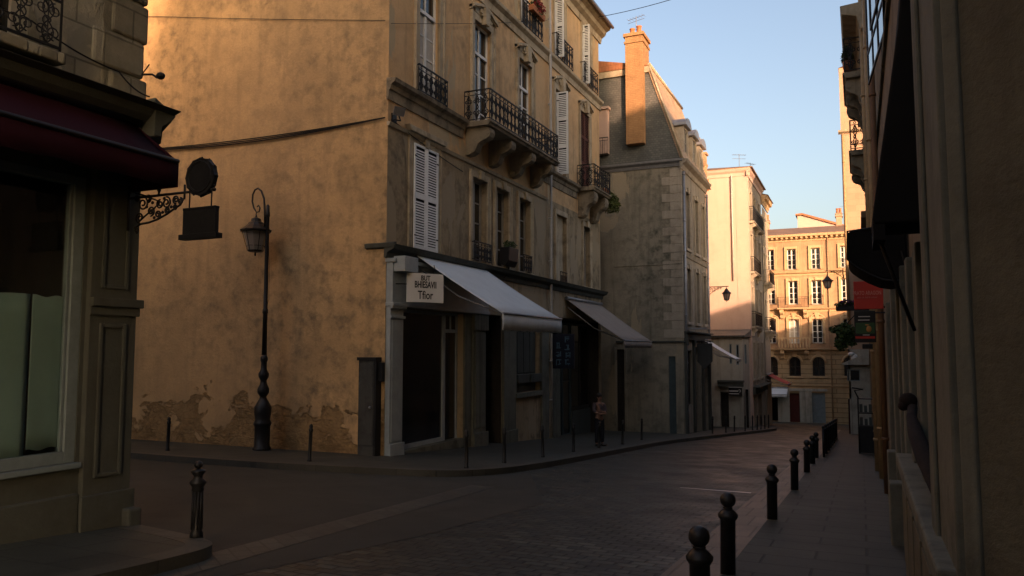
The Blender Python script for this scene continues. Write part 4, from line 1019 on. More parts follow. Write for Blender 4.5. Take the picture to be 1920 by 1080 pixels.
# ---------------------------------------------------------------- cream house
XC=-6.5; YC=52.8; C=Fx(XC,1); CS=Fy(YC,-1); zC=13.6
Ch=thing('cream_house','tall cream house with a blank sunlit side wall and balconies on its narrow front','house',(-10,57,gz(0,57)))
WC=[(53.6,54.6),(55.9,56.9),(58.3,59.3)]; LC=[(-.2,2.2),(3.3,5.9),(6.95,9.5),(10.35,12.4)]
w=MB(); wall(w,C,YC,60.6,-6,zC,[(a,b,c,d) for a,b in WC for c,d in LC]+[(53.4,55,-4.6,-1.4,.4),(56,58,-4.6,-1.4,.4)],.2); w.build('front_wall',M['frontB'],Ch,weld=True)
w=MB(); wall(w,CS,-16,XC,-6,zC,[]); w.build('side_wall',M['cream'],Ch)
w=MB(); wall(w,Fy(60.6,1),-16,XC,-6,zC,[]); wall(w,Fx(-16,-1),YC,60.6,-6,zC,[]); w.build('rear_wall',M['cream'],Ch)
m=MB(); m.prism([(XC+.38,YC-.25,zC+.2),(-16.2,YC-.25,zC+.2),(-16.2,60.8,zC+.2),(XC+.38,60.8,zC+.2)],(0,0,.06)); 
m.add([(XC+.38,YC-.25,zC+.27),(-16.2,YC-.25,zC+.27),(-16.2,60.8,zC+.27),(XC+.38,60.8,zC+.27),(-10,56.7,zC+1.35),(-12.5,56.7,zC+1.35)],[(0,1,5,4),(1,2,5),(2,3,4,5),(3,0,4)]); m.build('roof',M['tilesE'],Ch)
for F,a,b in ((CS,-16.1,XC+.2),(C,YC-.2,60.7)): cornice(F,a,b,zC+.2,[(-.02,-.5),(.05,-.5),(.08,-.28),(.2,-.15),(.26,0),(-.02,.01)],Ch,'cream','eaves_cornice')
m=MB(); m.fbox(CS,XC-.75,XC-.02,1.9,zC-.3,-.02,.025); m.fbox(C,YC-.02,YC+.5,-5,zC-.3,-.02,.03); m.build('corner_pilaster',M['cream'],Ch)
pipe(XC-1.0,YC-.1,6.3,zC-.2,.05,'pipe',Ch)
for i,(c,d) in enumerate(LC):
    for a,b in WC:
        window(C,a,b,c,d,Ch,.16,'framed',2,3,'pane'); surround(C,a,b,c,d,Ch,.14,.04,'stoneB')
    if i>0: balcony(C,53.3,57.1 if i<3 else 59.5,c-.02,.34,Ch,[53.7,56.6],.25,.5,style=2,thick=.14,mat='stoneB',bay=.3)
F=CS; a0,a1,zb,zt=F.rect(1326,336,1329,358)
m=MB(); m.fbox(F,a0-.3,a1,zb,zt,-.02,.04); m.build('shutter',M['terra'],Ch)
m=MB(); m.fbox(C,53.0,60.4,-1.2,-.75,-.02,.2); m.fbox(C,52.95,60.45,-.75,-.68,-.02,.5); m.build('shopfront',M['woodG'],Ch)
for a,b in ((53.4,55),(56,58)): window(C,a,b,-4.6,-1.4,Ch,.3,'woodk',2,1,'pane',name='shop_window')
antenna('television antenna nearest the corner on the cream house roof',-7.4,56.0,zC+.9,1.1,R(30)); antenna('taller television antenna at the back of the cream house roof',-7.0,59.0,zC+.5,1.5,R(60))
# next house on that side with a heavy cornice
Nh=thing('corniced_house','narrow stone house beyond the cream house with a heavy sunlit cornice','house',(-9,62.5,gz(0,62)))
N_=Fx(-6.45,1)
w=MB(); wall(w,N_,60.65,64.5,-6,12.6,[(61.2,62.1,c,c+2.3) for c in (3.2,6.8,9.6)]+[(63,63.9,c,c+2.3) for c in (3.2,6.8,9.6)],.2); wall(w,Fy(64.5,1),-16,-6.45,-6,12.6,[]); w.build('wall',M['stoneB'],Nh,weld=True)
for a in (61.2,63.0):
    for c in (3.2,6.8,9.6): window(N_,a,a+.9,c,c+2.3,Nh,.16,'framed',2,3,'pane')
cornice(N_,60.62,64.7,13.4,[(-.02,-.7),(.06,-.7),(.10,-.5),(.14,-.48),(.18,-.3),(.34,-.24),(.40,0),(-.02,.02)],Nh,'stoneEp','eaves_cornice')
m=MB(); m.prism([(-5.95,60.65,13.42),(-16,60.65,13.42),(-11,60.65,15)],(0,4,0)); m.build('roof',M['tilesE'],Nh)
balcony(N_,60.9,64.2,6.75,.5,Nh,[61.2,63.9],.25,.5,style=2,mat='stoneB'); balcony(N_,60.9,64.2,3.15,.5,Nh,[61.2,63.9],.25,.5,style=2,mat='stoneB')
# ---------------------------------------------------------------- small pale annex before the cream house
YH=49.6; Hs=Fy(YH,-1); Hf=Fx(-6.62,1)
Hh=thing('annex_house','small pale annex with three narrow windows below the cream wall','house',(-9,51,gz(0,51)))
def hr(x0,y0,x1,y1): return Hs.rect(x0,y0,x1,y1)
zt=Hs.px(1375,632)[1]; wins=[hr(1367,645,1371.5,682),hr(1379.5,646,1385,684),hr(1395.5,646,1399,682)]
dl=hr(1370,742,1394,799); dk=hr(1350,735,1366,800); dr_=hr(1397,730,1403,800); zg=gz(0,50)+.1
fl=[(a,b,c,d,.15) for a,b,c,d in wins]+[(dl[0],dl[1],zg,dl[3],.08),(dk[0],dk[1],zg,dk[3],.4),(dr_[0],dr_[1],zg,dr_[3],.4)]
w=MB(); wall(w,Hs,-13,-6.62,-5,zt,fl); wall(w,Hf,YH,52.7,-5,zt,[]); w.build('wall',M['pale'],Hh,weld=True)
for a,b,c,d in wins: window(Hs,a,b,c,d,Hh,.13,'doorbl',1,2,'pane',fw=.05)
m=MB(); m.fbox(Hs,dl[0],dl[1],zg,dl[3],-.075,-.03)
for k in range(3): m.fbox(Hs,dl[0]+.08+k*(dl[1]-dl[0])/3,dl[0]-.02+(k+1)*(dl[1]-dl[0])/3,zg+.25,dl[3]-.15,-.03,-.015)
m.build('shop_door',M['pale'],Hh)
for q in (dk,dr_):
    m=MB(); m.fbox(Hs,q[0],q[1],zg,q[3],-.39,-.36); m.fbox(Hs,q[0]+.08,q[1]-.08,zg+.2,q[3]-.2,-.36,-.34); m.build('door',M['woodk'],Hh)
m=MB(); m.prism([Hs.P(-13,zt,.25),Hs.P(-13,zt+.10,.28),Hs.P(-13,zt+.55,-3.1),Hs.P(-13,zt+.05,-3.1)],(6.55,0,0)); m.build('roof',M['slate'],Hh)
F=Hs; c_=F.rect(1347,716,1405,724)
m=MB(); m.fbox(F,c_[0],-6.6,c_[2],c_[3],-.02,.35); m.fbox(F,c_[0],-6.55,c_[3],c_[3]+.12,-.02,.45); m.build('canopy',M['woodG'],Hh)
b_=F.rect(1368,726,1393,741)
t=thing('shop_sign','black shop sign with two pale lines and a curl over the pale annex door','sign',F.P((b_[0]+b_[1])/2,b_[2],.3))
m=MB(); m.fbox(F,b_[0],b_[1],b_[2],b_[3],.38,.45); m.build('board',M['signk'],t)
hh=b_[3]-b_[2]; ww=b_[1]-b_[0]
m=MB(); m.fbox(F,b_[0]+.05*ww,b_[0]+.72*ww,b_[2]+.50*hh,b_[2]+.66*hh,.45,.458); m.fbox(F,b_[0]+.03*ww,b_[0]+.78*ww,b_[2]+.2*hh,b_[2]+.29*hh,.45,.458)
m.scroll(F,b_[0]+.80*ww,b_[2]+.65*hh,.1,1,1,.456,.8,.018,5,12); m.fbox(F,b_[0]+.0*ww,b_[1],b_[3],b_[3]+.03,.38,.5)
m.build('lettering',M['lett'],t)
# awnings and lantern of the mansard house front
t=awning('awning','pale slanting awning at the far end of the mansard house shopfront',B,42.2,43.95,2.25,1.22,1.75,.12,'awnw')
m=MB(); sx0=on_y(1293,626,43.0); m.fbox(Fy(37.9,-1),XB+.02,XB+1.0,2.72,2.80,-.7,0); o=m.build('awning',M['zinc']); tag(o,'thin flat pale metal canopy on the mansard house corner','canopy')
t=thing('shop_sign','pale shield shaped hanging shop sign on the mansard house shopfront','sign',B.P(39.6,1.0,.6))
S_=Fy(39.6,-1)
m=MB(); m.fpoly(S_,[(XB+.2,1.0),(XB+.95,1.0),(XB+1.0,.9),(XB+.98,2.0),(XB+.2,2.0)][0:0] or [(XB+.2,1.15),(XB+.55,.75),(XB+.95,1.15),(XB+.95,2.05),(XB+.2,2.05)],-.03,.03); m.build('board',M['panel'],t)
m=MB(); m.tube([(XB,39.6,2.12),(XB+1.0,39.6,2.12)],.025,6); m.tube([(XB+.3,39.6,2.12),(XB+.3,39.6,2.03)],.012,5); m.tube([(XB+.85,39.6,2.12),(XB+.85,39.6,2.03)],.012,5); m.build('bracket',M['iron'],t)
def wall_lantern(label,F,s0,s1,zt,h,parent_loc,rb,rt,drop):
    """scroll bracket along F from s0 (wall) to s1, lantern hanging at s1"""
    t=thing('wall_lantern',label,'lantern',F.P(s0,zt-drop,0))
    d=1 if s1>s0 else -1; L=abs(s1-s0); m=MB()
    m.tube([F.P(s0,zt,0),F.P(s1+d*.12,zt,0)],.022,6); m.tube([F.P(s0,zt+.12,0),F.P(s0,zt-L*.55,0)],.025,6)
    pts=[F.P(s0+d*L*.85*q,zt-L*.52*(1-q)**1.8-.02,0) for q in [i/12 for i in range(13)]]; m.tube(pts,.016,5)
    for q,r in ((.14,.16),(.34,.12),(.52,.085),(.68,.06)):
        m.scroll(F,s0+d*L*q,zt-r*L*1.05-.02,r*L,d,1,0,1.5,.011,5,18); m.scroll(F,s0+d*L*(q+.06),zt-r*L*.6,r*L*.5,-d,-1,0,1.3,.009,5,14)
    m.tube([F.P(s1,zt,0),F.P(s1,zt-drop,0)],.012,5); m.build('bracket',M['iron'],t)
    lantern(F.P(s1,zt-drop-h,0),h,rb,rt,t); return t
F=Fy(43.95,-1); a=F.px(1362,537); b=F.px(1361,566)
wall_lantern('small street lantern on a scrolled bracket before the cream wall',F,XB,a[0],a[1],(a[1]-b[1])*.92,None,.14,.25,(a[1]-b[1])*.08)
# ---------------------------------------------------------------- golden stone building closing the street
YE=74.0; E=Fy(YE,-1)
er=lambda x0,y0,x1,y1:E.rect(x0,y0,x1,y1)
Eh=thing('stone_building','sunlit golden stone building with arched openings and three rows of tall windows closing the street','building',(-4,76,gz(0,74)))
zEe=E.px(1500,441)[1]; zg=gz(0,74)
r3=[er(1435,469,1451,507),er(1475,467.5,1492,506),er(1520,465,1537,505),er(1575,461,1590,502)]
r2=[er(1436,528,1453,571),er(1478,527,1495.5,571),er(1521,525.5,1540,571),er(1577,522,1595,570)]
r1=[er(1437,599,1455,644),er(1479,598.5,1498,644),er(1522,598,1542,644),er(1580,597,1598,644)]
ar=[er(1436,669,1458,704),er(1479,669,1501,705),er(1523,669,1546,705),er(1582,669,1604,705)]
dd=er(1480,737,1499,781); dg_=er(1522,737,1547,785); dp=er(1437,740,1470,783)
# extra bays left of the view
sp=r3[1][0]-r3[0][0]
flr=[(a,b,c,d,.3) for a,b,c,d in r3+r2+r1]+[(a,b,c,d,.5) for a,b,c,d in ar]+[(dd[0],dd[1],zg,dd[3],.3),(dg_[0],dg_[1],zg,dg_[3],.2),(dp[0],dp[1],zg,dp[3],1.2)]
led=[E.px(1500,y)[1] for y in (510,578,654,722)]
w=MB(); wall(w,E,-16,9,led[2],zEe,[o for o in flr if o[2]>led[2]-.01],.3); w.build('upper_wall',M['stoneE'],Eh,weld=True)
w=MB(); wall(w,Fy(YE-.03,-1),-16,9,-9,led[2],[o for o in flr if o[2]<led[2]],.3); w.build('ground_floor_wall',M['rust'],Eh,weld=True)
w=MB(); w.box(-16,9,YE+9.5,YE+10,-9,zEe); w.box(-16,-15.7,YE+.05,YE+9.5,-9,zEe); w.box(8.7,9,YE+.05,YE+9.5,-9,zEe); w.build('rear_wall',M['stoneE'],Eh)
zr=E.px(1500,424)[1]
m=MB(); m.add([(-16.2,YE-.5,zEe+.06),(9.2,YE-.5,zEe+.06),(9.2,YE+10.2,zEe+.06),(-16.2,YE+10.2,zEe+.06),(6,YE+4.5,zEe+1.35),(-13,YE+4.5,zEe+1.35)],[(0,1,4,5),(1,2,4),(2,3,5,4),(3,0,5)]); m.build('roof',M['tilesE'],Eh)
m=MB(); m.fprof(E,-16.05,9.05,[(-.02,zEe-.55),(.06,zEe-.55),(.1,zEe-.34),(.16,zEe-.32),(.16,zEe-.2),(.5,zEe-.16),(.55,zEe+.05),(-.02,zEe+.06)]); 
m.build('eaves_cornice',M['stoneEp'],Eh)
m=MB(); s=-15.9
while s<9: m.fbox(E,s,s+.17,zEe-.34,zEe-.17,.16,.42); s+=.42
m.build('dentils',M['stoneEp'],Eh)
for zz,pr,hh in ((led[0],.3,.34),(led[1],.36,.34),(led[2],.42,.4),(led[3],.2,.3)):
    cornice(E,-16.02,9.02,zz,[(-.02,-hh),(.05,-hh),(.08,-hh*.5),(pr*.8,-hh*.3),(pr,0),(-.02,.02)],Eh,'stoneEp','string_course')
for row,(rr,arch) in enumerate(((r3,0),(r2,0),(r1,1))):
    for i,(a,b,c,d) in enumerate(rr):
        window(E,a,b,c,d,Eh,.28,'frame',2,4,'pane',transom=None,fw=.08,curtain=(row==2 and i==1))
        surround(E,a,b,c,d,Eh,.22,.11,'stoneEp',False,key=(row>0))
        if arch:
            m=MB(); arch_fill(m,E,a,b,d-.35,d,-.26,.002); m.build('arch_head',M['stoneE'],Eh)
            m=MB(); pts=[((a+b)/2+((b-a)/2+.22)*math.cos(q*math.pi/10),d-.1+.5*math.sin(q*math.pi/10)) for q in range(11)]
            m.tube([E.P(x,z,.08) for x,z in pts],.07,6); m.fpoly(E,[((a+b)/2-.14,d-.02),((a+b)/2+.14,d-.02),((a+b)/2+.2,d+.55),((a+b)/2-.2,d+.55)],-.02,.16); m.build('arch_hood',M['stoneEp'],Eh)
        if row==0: 
            window_guard(E,a-.05,b+.05,c,c+.85,.1,Eh,style=2,bay=.3)
        elif not (i==1 or (row==1 and i==3)):
            window_guard(E,a-.1,b+.1,c,c+.85,.14,Eh,style=2,bay=.3)
for rr,zz in ((r2,led[1]),(r1,led[2])):
    a,b=rr[1][:2]
    m=MB(); m.fprof(E,a-.95,b+.95,[(0,zz-.15),(.8,zz-.1),(.85,zz+.03),(0,zz+.05)]); bl=m.build('balcony_slab',M['stoneEp'],Eh)
    for s in (a-.6,b+.6): corbel(E,s,zz-.95,.7,.85,.3,bl if False else Eh,'stoneEp')
    if rr is r1:
        m=MB(); n=11
        m.fbox(E,a-.95,b+.95,zz+.9,zz+1.02,.66,.84)
        for k in range(n): m.lathe([(.05,.05),(.05,.12),(.085,.3),(.05,.55),(.04,.7),(.06,.9)],E.P(a-.85+(b-a+1.7)*k/(n-1),zz,.75),8)
        m.build('balustrade',M['stoneEp'],bl)
    else:
        r_=rail_mesh(MB(),E,a-.9,b+.9,zz+.05,zz+1.0,.78,.3,2)
        for s in (a-.9,b+.9): rail_mesh(r_,Fc(E.P(s,0,0),E.N,E.S),.02,.76,zz+.05,zz+1.0,0,.3,2)
        r_.build('railing',M['iron'],bl)
m=MB(); n=7
for (a,b,c,d) in ar:
    arch_fill(m,Fy(YE-.03,-1),a,b,d-(b-a)*.5,d,-.45,.002)
m.build('arch_heads',M['rust'],Eh)
for (a,b,c,d) in ar:
    m=MB(); pts=[((a+b)/2+((b-a)/2+.1)*math.cos(q*math.pi/12),d-(b-a)*.5+((b-a)/2+.1)*math.sin(q*math.pi/12)) for q in range(13)]
    m.tube([E.P(x,z,.05) for x,z in pts],.11,6); m.fpoly(E,[((a+b)/2-.14,d),((a+b)/2+.14,d),((a+b)/2+.22,d+.6),((a+b)/2-.22,d+.6)],-.02,.16); m.fbox(E,a-.2,b+.2,c-.15,c,-.02,.15); m.build('archivolt',M['stoneEp'],Eh)
    window(E,a,b,c,d,Eh,.46,'woodk',2,2,'pane',fw=.08,name='arched_window')
m=MB(); m.fbox(E,dd[0],dd[1],zg,dd[3],-.25,-.2); m.fbox(E,dd[0]+.1,(dd[0]+dd[1])/2-.04,zg+.3,dd[3]-.2,-.2,-.18); m.fbox(E,(dd[0]+dd[1])/2+.04,dd[1]-.1,zg+.3,dd[3]-.2,-.2,-.18); m.build('entrance_door',M['doorr'],Eh)
m=MB(); m.fbox(E,dg_[0],dg_[1],zg,dg_[3],-.15,-.1)
for k in range(6): m.fbox(E,dg_[0]+.08+k*(dg_[1]-dg_[0]-.1)/6,dg_[0]+.02+(k+1)*(dg_[1]-dg_[0]-.1)/6,zg+1.3,dg_[3]-.1,-.1,-.085)
m.build('garage_door',M['doorbl'],Eh)
m=MB(); m.fbox(E,dp[0],dp[1],zg,dp[3],-1.2,-1.15); m.build('shop_back',M['dark'],Eh)
m=MB(); m.fbox(E,dd[0]-1.0,dd[0],zg,led[3]-.35,.03,.12); m.fbox(E,dd[1],dg_[0],zg,led[3]-.35,.03,.08); m.fbox(E,-8.5,dg_[1]+.2,dp[3]+.4,led[3]-.3,.03,.14); m.build('shopfront',M['pale'],Eh)
px_=E.px(1556,600)[0]; pipe(px_,YE-.12,zg,zEe-.3,.05,'stoneE',Eh)
# street furniture before it
t=awning('awning','pale shop canopy under the golden building next to the pink awning',E,-8.6,-6.0,E.px(1450,727)[1],E.px(1450,738)[1],1.4,.25,'awnw')
t=awning('awning','faded pink awning at the foot of the corniced house',N_,61.0,64.3,-.15,-.85,1.5,.15,'awnp')
# gable and chimneys behind
Gh=thing('gable_house','pale gabled house end rising behind the roof of the golden building','house',(2,92,-6))
G2=Fy(92,-1); q=[G2.px(1504,404),G2.px(1556,422),G2.px(1556,436),G2.px(1490,436)]
m=MB(); m.fpoly(G2,[(q[0][0]-.5,-8),(q[0][0]-.5,q[0][1]),(q[0][0],q[0][1]),(q[1][0]+3,q[1][1]-.9),(q[1][0]+3,-8)],-9,0); m.build('wall',M['cream'],Gh)
m=MB(); m.fpoly(G2,[(q[0][0]-.7,q[0][1]),(q[0][0],q[0][1]+.02),(q[1][0]+3.2,q[1][1]-.95),(q[1][0]+3.2,q[1][1]-.7),(q[0][0],q[0][1]+.25),(q[0][0]-.7,q[0][1]+.2)],-9,.2); m.build('roof',M['tiles'],Gh)
def stack(label,x0,x1,y0,y1,z0,z1,npots):
    t=thing('chimney_stack',label,'chimney',((x0+x1)/2,(y0+y1)/2,z0))
    m=MB(); m.box(x0,x1,y0,y1,z0,z1); m.box(x0-.08,x1+.08,y0-.08,y1+.08,z1-.25,z1-.1); m.box(x0-.06,x1+.06,y0-.06,y1+.06,z1,z1+.08); m.build('stack',M['pinkF'],t,bevel=.015)
    for k in range(npots):
        m=MB(); m.lathe([(.15,0),(.12,.1),(.11,.45),(.14,.5),(.13,.55)],(x0+(x1-x0)*(k+.5)/npots,(y0+y1)/2,z1+.06),10); m.build('chimney_pot',M['terra'],t)
F=Fy(79,-1); a0,a1,zb,zt=F.rect(1567,401,1578,424); stack('pale chimney stack with terracotta pots at the right end of the golden roof',a0,a1,79,80.2,zEe+.4,zt,2)
a0,a1,zb,zt=F.rect(1423,414,1441,434); stack('pale chimney stack with pots at the left end of the golden roof',a0,a1,79,80,zEe+.4,zt,4)
antenna('television antenna beside the right chimney on the golden roof',F.px(1586,420)[0],79.5,zEe+.8,2.6,R(10))
# ---------------------------------------------------------------- right hand row
def ex(px): # street distance seen at column px on plane x=.5
    return on_x(px,600,.5).y
F1=Fx(.5,-1); P1_=Fx(.42,-1)
zF1=21.0
Rh=thing('street_house','tall beige house close on the right with plaster pier and shopfront ledge','house',(4,12,0))
GL=[(7.1+2.5*k,7.1+2.5*k+2.35,6.3,8.0) for k in range(3)]
SO=[(5.6,8.7,.75,2.6,.3),(12.2,13.6,-1.0,2.4,.7)]
UP=[(10+3.9*k,11.3+3.9*k,c,c+2.4) for k in range(3) for c in (9.6,13.2,16.6)]
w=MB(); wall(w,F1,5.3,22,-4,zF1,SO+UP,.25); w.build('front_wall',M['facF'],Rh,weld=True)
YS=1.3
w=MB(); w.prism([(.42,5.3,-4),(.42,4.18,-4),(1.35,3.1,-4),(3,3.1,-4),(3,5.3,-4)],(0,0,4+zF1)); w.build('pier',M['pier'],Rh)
QF=Fc((.42,4.18,0),(.93,-1.08,0),(-1.08,-.93,0))
w=MB(); w.fbox(QF,.0,.09,-2,zF1,-.05,.02); w.fbox(QF,.62,.70,-2,zF1,-.05,.015); w.build('corner_strip',M['jamb'],Rh,bevel=.012)
w=MB(); w.fbox(P1_,4.25,5.32,-2,zF1,-.1,.035); w.fbox(P1_,5.05,5.33,-2,zF1,.035,.06); w.build('jamb',M['jamb'],Rh,bevel=.012)
w=MB(); w.box(3.0,9,3.1,3.4,-4,zF1); w.box(.76,2.6,21.7,22,-4,zF1); w.box(2.4,2.6,14,21.7,-4,zF1); w.box(2.4,9,13.7,14,-4,zF1); w.box(8.7,9,3.4,13.7,-4,zF1); w.build('rear_wall',M['facF'],Rh)
m=MB(); m.prism([(.3,14.05,zF1),(.3,4.1,zF1),(1.3,3.0,zF1),(9.2,3.0,zF1),(9.2,14.05,zF1)],(0,0,.35)); m.box(.3,2.75,14.05,22.05,zF1,zF1+.35); m.build('roof',M['tilesE'],Rh)
th=R(4.5)
for a,b,c,d in GL:
    L=2.3; Fg=Fc((.5-.03,a,0),(-math.sin(th),math.cos(th),0),(-math.cos(th),-math.sin(th),0))
    m=MB()
    for q in range(4): m.fbox(Fg,L*q/3-.025,L*q/3+.025,c,d,-.02,.012)
    for z in (c,c+.5,d-.05): m.fbox(Fg,.025,L-.025,z,z+.05,-.018,.010)
    gw_=m.build('casement_window',M['iron'],Rh,bevel=.003); m=MB(); m.fbox(Fg,0,L,c+.02,d-.02,-.012,-.002); m.build('pane',M['panec'],gw_)
m=MB(); m.fbox(F1,7.0,22,6.15,6.28,-.02,.05); m.fbox(F1,7.0,22,8.02,8.15,-.02,.05); m.build('window_frame',M['jamb'],Rh,bevel=.01)
for a,b,c,d in UP: window(F1,a,b,c,d,Rh,.2,'framed',2,3,'pane'); surround(F1,a,b,c,d,Rh,.15,.06,'trimA')
for z in (9.2,12.7,16.2): cornice(F1,5.35,22.02,z,[(-.02,-.3),(.05,-.28),(.1,-.1),(.16,0),(-.02,.02)],Rh,'trimA','string_course')
m=MB(); m.fbox(F1,4.3,8.9,.58,.70,-.35,.20); m.build('ledge',M['jamb'],Rh,bevel=.02)
m=MB(); m.fbox(F1,4.32,8.8,-2,.58,-.02,.15)
for k in range(5): m.fbox(F1,4.45+k*.87,5.15+k*.87,-.3,.42,.15,.165)
m.build('stall_riser',M['pier'],Rh,bevel=.01)
window(F1,5.6,8.7,.75,2.6,Rh,.25,'framed',3,1,'pane',fw=.08,name='shop_window')
m=MB()
for y,wd,o in ((7.0,.22,.07),(7.6,.16,.05),(8.15,.26,.08),(8.95,.3,.10),(9.6,.2,.06),(10.2,.3,.09),(10.9,.2,.05),(11.6,.35,.10)): m.fbox(F1,y,y+wd,.70 if y<8.8 else -1.8,2.62,-.25,o)
m.build('pilaster',M['jamb'],Rh,bevel=.015)
m=MB(); m.fbox(F1,12.2,13.6,-1.5,2.4,-.7,-.62); m.build('door',M['woodk'],Rh)
m=MB(); m.fbox(F1,13.7,14.1,-2,2.5,-.02,.10); m.fbox(F1,11.95,12.25,-2,.35,-.02,.2); m.fbox(F1,10.8,11.1,-2,.1,-.02,.22); m.build('door_post',M['jamb'],Rh,bevel=.02)
pipe(.40,17.0,-1.4,9,.055,'orange',Rh); pipe(.38,20.3,-1.5,12,.06,'pipeb',Rh)
m=MB(); m.fprof(F1,6.3,7.0,[(-.02,1.75+3.4),(.07,1.75+3.3),(.165,1.75+2.4),(.385,1.75+.97),(.37,1.75+.93),(-.02,1.75+.93)])
t=thing('awning','tall black closed shop awning high beside the plaster pier on the right','awning',F1.P(7.4,2.7,.2)); m.build('canopy',M['awnk'],t,bevel=.02)
m=MB(); m.fbox(F1,6.31,6.99,2.56,2.68,.30,.38); m.build('valance',M['awnk'],t); m=MB(); m.tube([F1.P(6.5,2.66,.36),F1.P(6.9,1.9,.1)],.015,6); m.build('arm',M['iron'],t)
# the row goes on unseen behind the viewer, end and roof shaped to cut the sun
Zh=thing('row_shade_house','unseen beige row house behind the viewer, end and roof shaped to cut the sun','house',(4,-3,0))
YE0=-6.9
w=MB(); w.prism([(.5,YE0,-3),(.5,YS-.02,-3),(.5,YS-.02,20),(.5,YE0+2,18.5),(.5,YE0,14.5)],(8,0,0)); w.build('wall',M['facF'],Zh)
w=MB(); w.prism([(.3,YE0-.2,14.3),(.3,YE0,14.3),(.3,YE0+2,18.4),(.3,YS-.03,19.9),(.3,YS-.03,20.2),(.3,YE0+2,18.8)],(8.4,0,0)); w.build('roof',M['tilesE'],Zh)
# rounded black canopy
DF=Fy(9.0,-1); g=lambda px,py:DF.px(px,py)
t=thing('shop_canopy','rounded black fabric shop canopy hanging over the right pavement above the red sign','canopy',DF.P(.2,2.5,-.7))
prof=[g(1589,434),g(1640,427),g(1700,416),g(1706,520),g(1680,527),g(1655,524),g(1630,514),g(1610,503),g(1597,494),g(1589,486)]
m=MB(); m.fpoly(DF,prof,-1.3,0); m.build('canopy',M['awnk'],t,bevel=.03)
m=MB(); m.tube([DF.P(*p,.01) for p in prof],.012,5,True); m.build('hoop',M['iron'],t)
m=MB(); m.tube([DF.P(*g(1690,470),.0),DF.P(*g(1712,545),.0),DF.P(*g(1716,565),-.1)],.014,5); m.build('stay',M['iron'],t)
# signs
RF=Fy(14.0,-1); b_=RF.rect(1600,528,1655,580)
t=thing('shop_sign','red square projecting shop sign with two lines of small pale pink lettering','sign',RF.P((b_[0]+b_[1])/2,b_[2],0))
m=MB(); m.fbox(RF,b_[0],b_[1],b_[2],b_[3],-.06,0); m.build('board',M['red'],t,bevel=.008)
cx=(b_[0]+b_[1])/2; hh=b_[3]-b_[2]
text(RF,cx-.02,b_[2]+hh*.57,hh*.20,'PRATO ARAGON',.002,'lettr',t,.60,bold=.002); text(RF,cx-.02,b_[2]+hh*.42,hh*.10,'salon de thé & traiteur',.002,'lettr',t,.72)
m=MB(); m.tube([RF.P(.5,b_[3]-.03,-.03),RF.P(b_[0],b_[3]-.03,-.03)],.015,5); m.tube([RF.P(.5,b_[2]+.03,-.03),RF.P(b_[1]-.02,b_[2]+.03,-.03)],.015,5); m.build('bracket',M['iron'],t)
GF=Fy(15.6,-1); b_=GF.rect(1601,583,1641,642)
t=thing('shop_sign','dark green hanging sign with an orange mark and red stripe below the red sign','sign',GF.P((b_[0]+b_[1])/2,b_[2],0))
W_=b_[1]-b_[0]; hh=b_[3]-b_[2]
m=MB(); m.fbox(GF,b_[0],b_[1],b_[2],b_[3],-.08,0); m.build('board',M['signk'],t,bevel=.008)
m=MB(); m.fbox(GF,b_[0]+.02,b_[0]+W_*.95,b_[2]+hh*.28,b_[2]+hh*.62,.001,.006); m.build('green_panel',M['green'],t)
m=MB(); m.ball(GF.P(b_[0]+W_*.68,b_[2]+hh*.42,.008),.045,12,7,(1,.2,1.3)); m.ball(GF.P(b_[0]+W_*.6,b_[2]+hh*.55,.008),.022,10,6,(1.6,.2,.6)); m.build('emblem',simple('orange_emblem',(.45,.22,.06),.5,.1,6,0),t)
m=MB(); m.fbox(GF,b_[0]+.01,b_[0]+W_*.95,b_[2]+hh*.12,b_[2]+hh*.19,.001,.006); m.build('stripe',M['red'],t)
m=MB()
for q,(l0,l1) in enumerate(((.2,.75),(.18,.72))): m.fbox(GF,b_[0]+W_*l0,b_[0]+W_*l1,b_[2]+hh*(.80-.11*q),b_[2]+hh*(.83-.11*q),.001,.005)
m.fbox(GF,b_[0]+W_*.38,b_[0]+W_*.7,b_[2]+hh*.22,b_[2]+hh*.245,.001,.005); m.build('lettering',M['lett'],t)
m=MB(); m.tube([GF.P(.5,b_[3]-.04,-.04),GF.P(b_[0],b_[3]-.04,-.04)],.015,5); m.build('bracket',M['iron'],t)
m=MB(); m.fbox(GF,b_[0]+.12,b_[1]-.06,b_[2]-.12,b_[2]-.03,-.1,.1); tag(m.build('sign_lamp',M['iron'],bevel=.01),'small black spotlight box hung below the green sign','lamp')
# ledge statue: weathered bronze dolphin-like scroll
q=lambda px,py,X=.36:on_x(px,py,X)
m=MB(); pts=[q(1703,742),q(1707,765),q(1717,790),q(1728,820),q(1742,850),q(1758,890),q(1768,930)]
m=MB(); rs=[.04,.04,.06,.065,.05,.035,.02]
pts=[Vector((.40,7.6,1.25)),Vector((.37,7.2,1.19)),Vector((.38,6.8,1.08)),Vector((.40,6.35,.98)),Vector((.42,5.95,.88)),Vector((.43,5.6,.80)),Vector((.44,5.3,.73))]
m.tube(pts,.05,12,rs=rs); m.ball(Vector((.37,7.62,1.3)),.075,12,8); m.ball(Vector((.33,7.6,1.26)),.045,10,7)
t=m.build('ledge_sculpture',M['browni']); tag(t,'dark rusty scroll shaped ironwork lying on the shop ledge beside the pier','ironwork')
